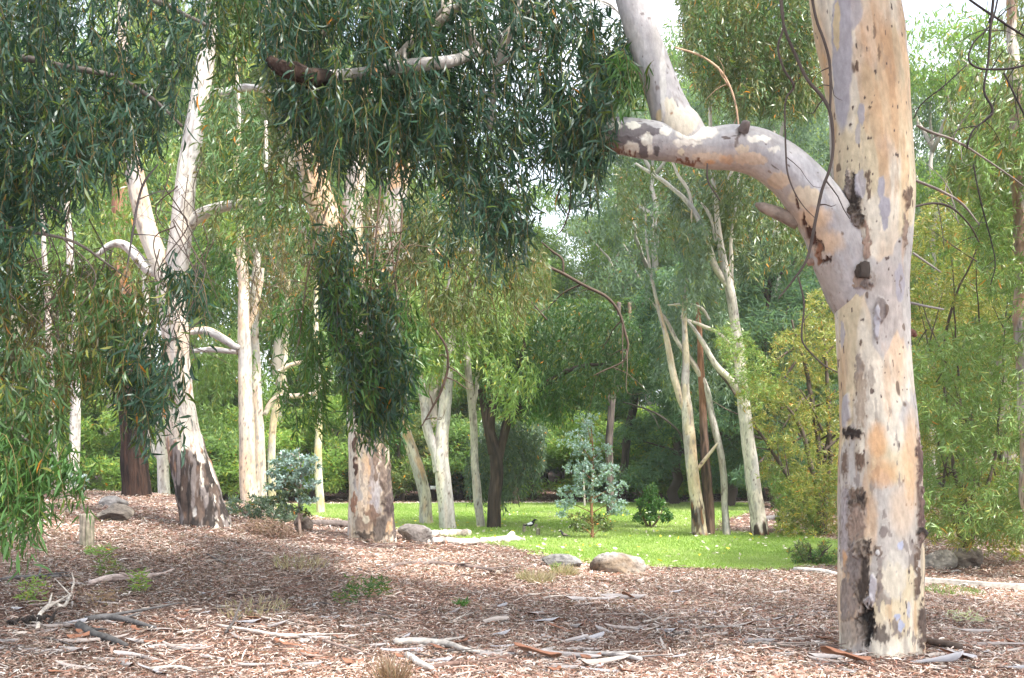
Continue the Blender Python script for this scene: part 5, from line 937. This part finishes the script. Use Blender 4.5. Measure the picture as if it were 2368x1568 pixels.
bird('small dark bird standing alone on the lawn left of the blue sapling', (1305, 1248), .20, (.03, .03, .03), (.12, .10, .08), -1)

# small white plant label on a stake
b_ = hit(1001, 1160); t = thing('plant_marker', 'tiny white plant label on a thin stake right of the orange-striped gum', 'sign', b_)
v, f, c = tube([b_-[0, 0, .1], b_+[0, 0, .55]], [.012, .012], 8, .1, colour=(.06, .05, .05)); build('stake', v, f, M_TWIG, t, c)
V = np.array([[x, y, z] for z in (.50, .64) for y in (-.012-.02, .012-.02) for x in (-.11, .11)])+b_
build('plate', V, [np.array([[0, 1, 5, 4], [2, 6, 7, 3], [0, 4, 6, 2], [1, 3, 7, 5], [4, 5, 7, 6], [0, 2, 3, 1]])], M_TWIG, t, np.ones((8, 3))*.75)

# ================================================================== BARK STRIPS, STICKS, TUFTS
def strip_mesh(name, L, r, arc, seed, outer, inner):
    g = np.random.default_rng(seed); n, m = 26, 12; s = np.linspace(-.5, .5, n); a = np.linspace(-arc/2, arc/2, m)
    w = (1-np.abs(2*s)**5*.75)*(1+.3*np.sin(s*5+seed)); rr = r*(1+.25*np.sin(s*4+seed*2)); bend = g.uniform(-.15, .15)*L; lift = g.uniform(.0, .02)*L
    def shell(o):
        aa = a[None]*w[:, None]
        x = s[:, None]*L+0*aa; y = (rr[:, None]-o)*np.sin(aa)+bend*(4*s[:, None]**2); z = (rr[:, None]-o)*np.cos(aa)-rr[:, None]*.15+lift*4*s[:, None]**2*(s[:, None] > 0)
        p = np.stack([x, y, z], -1); p[..., 2] += .006*(fbm(p*30+seed, 2)-.5); return p
    O, I = shell(0), shell(.004); V = np.concatenate([O.reshape(-1, 3), I.reshape(-1, 3)]); idx = np.arange(n*m).reshape(n, m); k = n*m
    q = np.stack([idx[:-1, :-1], idx[:-1, 1:], idx[1:, 1:], idx[1:, :-1]], -1).reshape(-1, 4)
    qs = [q, q[:, ::-1]+k]
    for e in (idx[:, 0], idx[:, -1], idx[0], idx[-1]): qs.append(np.stack([e[:-1], e[1:], e[1:]+k, e[:-1]+k], 1))
    nz = fbm(V*np.array([8, 30, 30])+seed, 3)
    C = np.concatenate([np.ones((k, 3))*outer, np.ones((k, 3))*inner])*(.65+.7*nz)[:, None]
    o = build(name, V, [np.concatenate(qs)], M_LITTER, None, C, smooth=True); me = o.data; bpy.data.objects.remove(o); return me
G_, RB = np.array((.36, .325, .315)), np.array((.26, .12, .075))
SM = [strip_mesh('bark_strip', .40, .030, 3.6, 1, G_, RB), strip_mesh('bark_strip', .52, .026, 4.2, 2, G_*1.15, RB*.8), strip_mesh('bark_strip', .30, .036, 3.0, 3, (.42, .36, .32), RB), strip_mesh('bark_strip', .62, .022, 3.4, 4, (.34, .29, .27), (.24, .13, .09)), strip_mesh('bark_strip', .24, .045, 2.2, 5, (.27, .12, .07), (.30, .17, .11)), strip_mesh('bark_strip', .45, .040, 2.4, 6, (.36, .35, .37), RB)]
def strip(k, px, py, rot, s=1.0, label=None, lift=.02, tilt=0.0):
    h_ = hit(px, py); o = bpy.data.objects.new('bark_strip', SM[k]); col.objects.link(o); o.location = (h_[0], h_[1], h_[2]+lift); o.rotation_euler = (rng.uniform(-.5, .5), tilt, R(rot)); o.scale = (s, s, s)
    tag(o, label or 'curled strip of pale shed bark lying in the leaf litter', 'bark', 'curled bark strips on the litter')
strip(5, 2215, 1535, 38, 1.05, 'broad grey-lilac bark strip, upper one lying just right of the huge trunk foot', .05, .25); strip(5, 2168, 1545, -40, .9, 'grey-lilac bark strip leaning against the broad one right of the huge trunk foot', .05, -.25)
strip(4, 1962, 1545, 20, 1.7, 'rust-red open bark curl in front of the huge trunk foot', .05, .2); strip(1, 1935, 1530, 5, .9, 'long pale bark roll left of the rust-red curl', .04)
strip(0, 2256, 1468, -5, .7, 'short pale bark tube right of the huge trunk', .03); strip(3, 2310, 1500, -3, 1.0, 'long thin pale bark tube near the right edge', .03)
strip(4, 1235, 1532, -25, 1.6, 'large orange-brown bark curl at the bottom centre of the litter', .05, .1); strip(1, 1310, 1523, -20, 1.1, 'dark grey bark strip trailing right from the orange-brown curl', .03)
strip(0, 1440, 1388, -8, 1.2, 'pale grey bark tube lying flat left of centre on the litter before the boulders', .03); strip(1, 1370, 1392, 4, 1.1, 'thin brown bark roll ending at the pale grey tube before the boulders', .03)
strip(2, 1140, 1445, 35, .9, 'chunky curled pale bark piece below the green seedlings', .04); strip(2, 1395, 1545, 10, 1.2, 'cream bark roll near the bottom edge right of centre', .04)
strip(4, 1455, 1392, 50, .8, 'white upturned bark flake at the end of the pale tube', .05, .3)
for i in range(215):
    y = 1350+215*rng.random()**.7; x = rng.uniform(0, 2367)
    if 1925 < x < 2150 and y < 1510: continue
    strip(int(rng.integers(0, 6)), x, y, rng.normal(0, 40), rng.uniform(.3, .85)*(.7 if y < 1420 else 1), lift=.018, tilt=rng.normal(0, .1))
def stick(label, pts, colour, wob=.05, rr=None, group='sticks on the litter', side=2, up=0):
    X, Q = ground_path(pts, .022); X[:, 2] += up*np.linspace(0, 1, len(X))**2
    ps = [tube(X, Q, 8, .04, colour=colour, wob=wob, seed=pts[0][0])]
    for k in range(side):
        i = rng.integers(1, len(X)) if len(X) > 2 else 1; p = X[i-1]*.4+X[i]*.6; dr = (X[i]-X[i-1])/np.linalg.norm(X[i]-X[i-1]); dr = dr+np.array([rng.normal()*.6, rng.normal()*.8, .25]); l = rng.uniform(.12, .35)
        ps.append(tube([p, p+dr*l*.5, p+dr*l], [Q[i]*.6, Q[i]*.45, Q[i]*.2], 6, .04, colour=colour, wob=.03, seed=k+i))
    V, f, c = join(ps); o = build('fallen_stick', V, f, M_WOOD, None, c, smooth=True); tag(o, label, 'stick', group)
DG, LG, RBr = (.09, .085, .085), (.46, .42, .38), (.16, .10, .08)
stick('charred dark branch lying in the bottom left litter', [(180, 1462, 10), (215, 1480, 9), (250, 1492, 9), (290, 1505, 7)], (.075, .07, .068), side=1)
stick('dark curved branch above the charred one at bottom left', [(195, 1445, 7), (250, 1440, 8), (300, 1450, 7), (360, 1462, 4)], DG)
stick('pale twisted root-like stick arching at the far bottom left', [(85, 1465, 5), (95, 1430, 5), (120, 1408, 6), (150, 1412, 4), (170, 1370, 3), (165, 1330, 2)], (.50, .44, .38), side=3)
stick('long thin dark branch lying across the litter below the centre tree', [(880, 1325, 3), (950, 1310, 5), (1010, 1310, 5), (1080, 1318, 5), (1140, 1328, 4)], (.17, .13, .115))
stick('short forked stick joining the long thin dark branch', [(975, 1312, 4), (1000, 1305, 5), (1020, 1296, 4)], (.2, .16, .14), side=0)
stick('brown branch lying among litter at the left middle distance', [(0, 1352, 4), (40, 1345, 5), (120, 1342, 5), (160, 1338, 3)], DG)
stick('stout pinkish grey branch piece on the left litter', [(205, 1360, 6), (260, 1350, 9), (330, 1345, 8), (370, 1335, 4), (400, 1325, 3)], (.40, .32, .29))
stick('long grey branch lying at bottom centre-left', [(910, 1498, 7), (960, 1498, 9), (1020, 1503, 8), (1075, 1518, 6), (1110, 1522, 4)], (.42, .38, .34))
stick('pale broken stick in the bottom litter left of centre', [(940, 1530, 8), (970, 1550, 8), (1000, 1562, 6)], (.55, .50, .45), side=0)
stick('dark stick lying along the bottom centre', [(1000, 1556, 6), (1060, 1545, 6), (1140, 1540, 5), (1210, 1540, 4)], RBr)
stick('grey stick lying near the bottom right of centre', [(1350, 1522, 5), (1420, 1528, 6), (1480, 1540, 5)], (.36, .33, .31))
stick('dark buttress-like root branch right of the huge trunk foot', [(2140, 1497, 8), (2185, 1505, 9), (2225, 1512, 8)], (.07, .05, .04), side=0)
stick('pale stick standing up beside the thin twig at bottom left of centre', [(520, 1472, 3), (540, 1455, 3), (556, 1440, 2)], (.08, .07, .065), side=1, up=.15)
stick('long thin pale stick across the bottom left litter', [(500, 1455, 3), (570, 1468, 4), (640, 1478, 5), (700, 1482, 5)], (.52, .46, .41))
for i in range(110):
    y = 1275+290*rng.random()**.8; x = rng.uniform(0, 2367) if y > 1345 else rng.uniform(0, 900)
    if 1915 < x < 2160 and y < 1515: continue
    L = rng.uniform(25, 110)*(y-1000)/450; a = rng.normal(0, .18); r_ = rng.uniform(1.2, 3.4)*(y-1000)/450
    c_ = [(.17, .12, .10), (.40, .35, .31), (.09, .075, .07), (.26, .19, .16)][rng.integers(0, 4)]
    stick('thin shed twig lying flat among the dry leaves', [(x, y, r_), (x+L*.5, y+L*a*.5+rng.normal()*2, r_*.9), (x+L, y+L*a, r_*.5)], c_, group='thin twigs on the litter', side=int(rng.integers(0, 3)), wob=.06)
def tuft(label, px, rpx, h_, n, kind, droop=.2, group=None, name='grass_tuft', cat='weed', leafy=False):
    b_ = hit(*px); d = float(b_[1]); R_ = rpx/F*d; a = rng.uniform(0, 6.28, n); r_ = R_*np.sqrt(rng.random(n)); x = b_[0]+np.cos(a)*r_; y = b_[1]+np.sin(a)*r_*1.6
    B = np.stack([x, y, gz(x, y)+.005], 1); D = np.stack([np.cos(a)*.5, np.sin(a)*.5, np.ones(n)], 1)+rng.normal(size=(n, 3))*.3
    if leafy: B[:, 2] += rng.random(n)*h_*.8; D = rng.normal(size=(n, 3)); D[:, 2] = np.abs(D[:, 2])*.5
    V, f, c = leaves(B, D, rng.uniform(.6, 1.1, n)*(h_ if not leafy else .09), (np.full(n, .009) if not leafy else np.full(n, .014)), pal(n, kind), True, .4)
    o = build(name, V, f, M_GRASS, None, c); tag(o, label, cat, group)
tuft('patch of green gum seedlings on the litter below the centre tree', (850, 1378), 52, .20, 230, 'mid', leafy=True, name='seedling_patch')
tuft('second sparser green seedling patch left of the larger one', (800, 1396), 34, .12, 70, 'mid', leafy=True, name='seedling_patch')
tuft('bright lime seedling alone on the left litter', (320, 1372), 20, .26, 110, 'lime', leafy=True, name='seedling_patch')
tuft('drooping olive-leaved seedling at the far left', (75, 1395), 28, .26, 120, 'lime', leafy=True, name='seedling_patch')
tuft('brownish upright seedlings on the left litter', (235, 1405), 34, .16, 60, 'dry', leafy=True, name='seedling_patch')
tuft('olive fine-leaved seedling behind the pinkish branch piece', (250, 1330), 26, .2, 110, 'olive', leafy=True, name='seedling_patch')
tuft('straw-coloured dry grass tuft before the centre tree', (690, 1310), 60, .12, 200, 'straw')
tuft('straw-coloured dry grass tuft on the lower left litter', (590, 1415), 75, .10, 200, 'straw')
tuft('straw-coloured dry grass heap in front of the smaller grey boulder', (1305, 1332), 24, .16, 350, 'straw')
tuft('straw-coloured dry grass strip left of the boulders', (1240, 1345), 40, .14, 400, 'straw')
tuft('brown fibrous dry tuft rising at the bottom edge left of centre', (905, 1590), 16, .26, 150, 'dry')
tuft('small green weed below the straw strip', (1065, 1405), 12, .07, 60, 'green', leafy=True)
tuft('small green weed left of the grey boulder', (1285, 1330), 7, .14, 60, 'lime', leafy=True)
tuft('pale green weeds in front of the wooden bollard', (230, 1285), 30, .1, 120, 'fern', leafy=True)
tuft('thin green grass along the timber edging', (2200, 1372), 60, .09, 260, 'fern')
PAL['pale'] = ((.34, .36, .26), (.46, .46, .36), (.5, .4, .2), .1, 0)
tuft('faint grey-green weeds right of the huge trunk', (2230, 1440), 40, .1, 60, 'pale', leafy=True)
# dark tangled root clump at bottom left
def clump():
    b_ = hit(70, 1448); ps = []
    for k in range(26):
        a = rng.uniform(0, 6.28); r_ = rng.uniform(.02, .16); p = b_+[np.cos(a)*r_*1.2, np.sin(a)*r_, .0]; q = p+nrm(rng.normal(size=3)+[0, 0, .8])*rng.uniform(.05, .15)
        ps.append(tube([p-[0, 0, .03], (p+q)/2+rng.normal(size=3)*.02, q], [.022, .018, .006], 8, .02, colour=(.035, .028, .025), wob=.04, seed=k))
    V, f, c = join(ps); o = build('root_clump', V, f, M_ROUGH, None, c, smooth=True); tag(o, 'black charred tangled root clump at the bottom left of the litter', 'roots')
clump()

# ================================================================== ADDED HAZE
def haze():  # faint scattering volume added to lighten the dark background
    x0, x1, y0, y1, z0, z1 = -230, 230, -30, 330, -3.5, 60
    V = np.array([[x, y, z] for z in (z0, z1) for y in (y0, y1) for x in (x0, x1)], float)
    m = bpy.data.materials.new('haze'); m.use_nodes = True; t = m.node_tree; t.nodes.clear(); o = t.nodes.new('ShaderNodeOutputMaterial'); v = t.nodes.new('ShaderNodeVolumePrincipled')
    v.inputs['Density'].default_value = .0005; v.inputs['Color'].default_value = (.93, .97, 1, 1); v.inputs['Anisotropy'].default_value = .2
    t.links.new(v.outputs[0], o.inputs['Volume'])
    ob = build('haze', V, [np.array([[0, 2, 3, 1], [4, 5, 7, 6], [0, 1, 5, 4], [2, 6, 7, 3], [0, 4, 6, 2], [1, 3, 7, 5]])], m, kind='stuff')
    ob['label'] = 'faint added haze volume that brightens the background trees'; ob['category'] = 'haze'
if HAZE: haze()
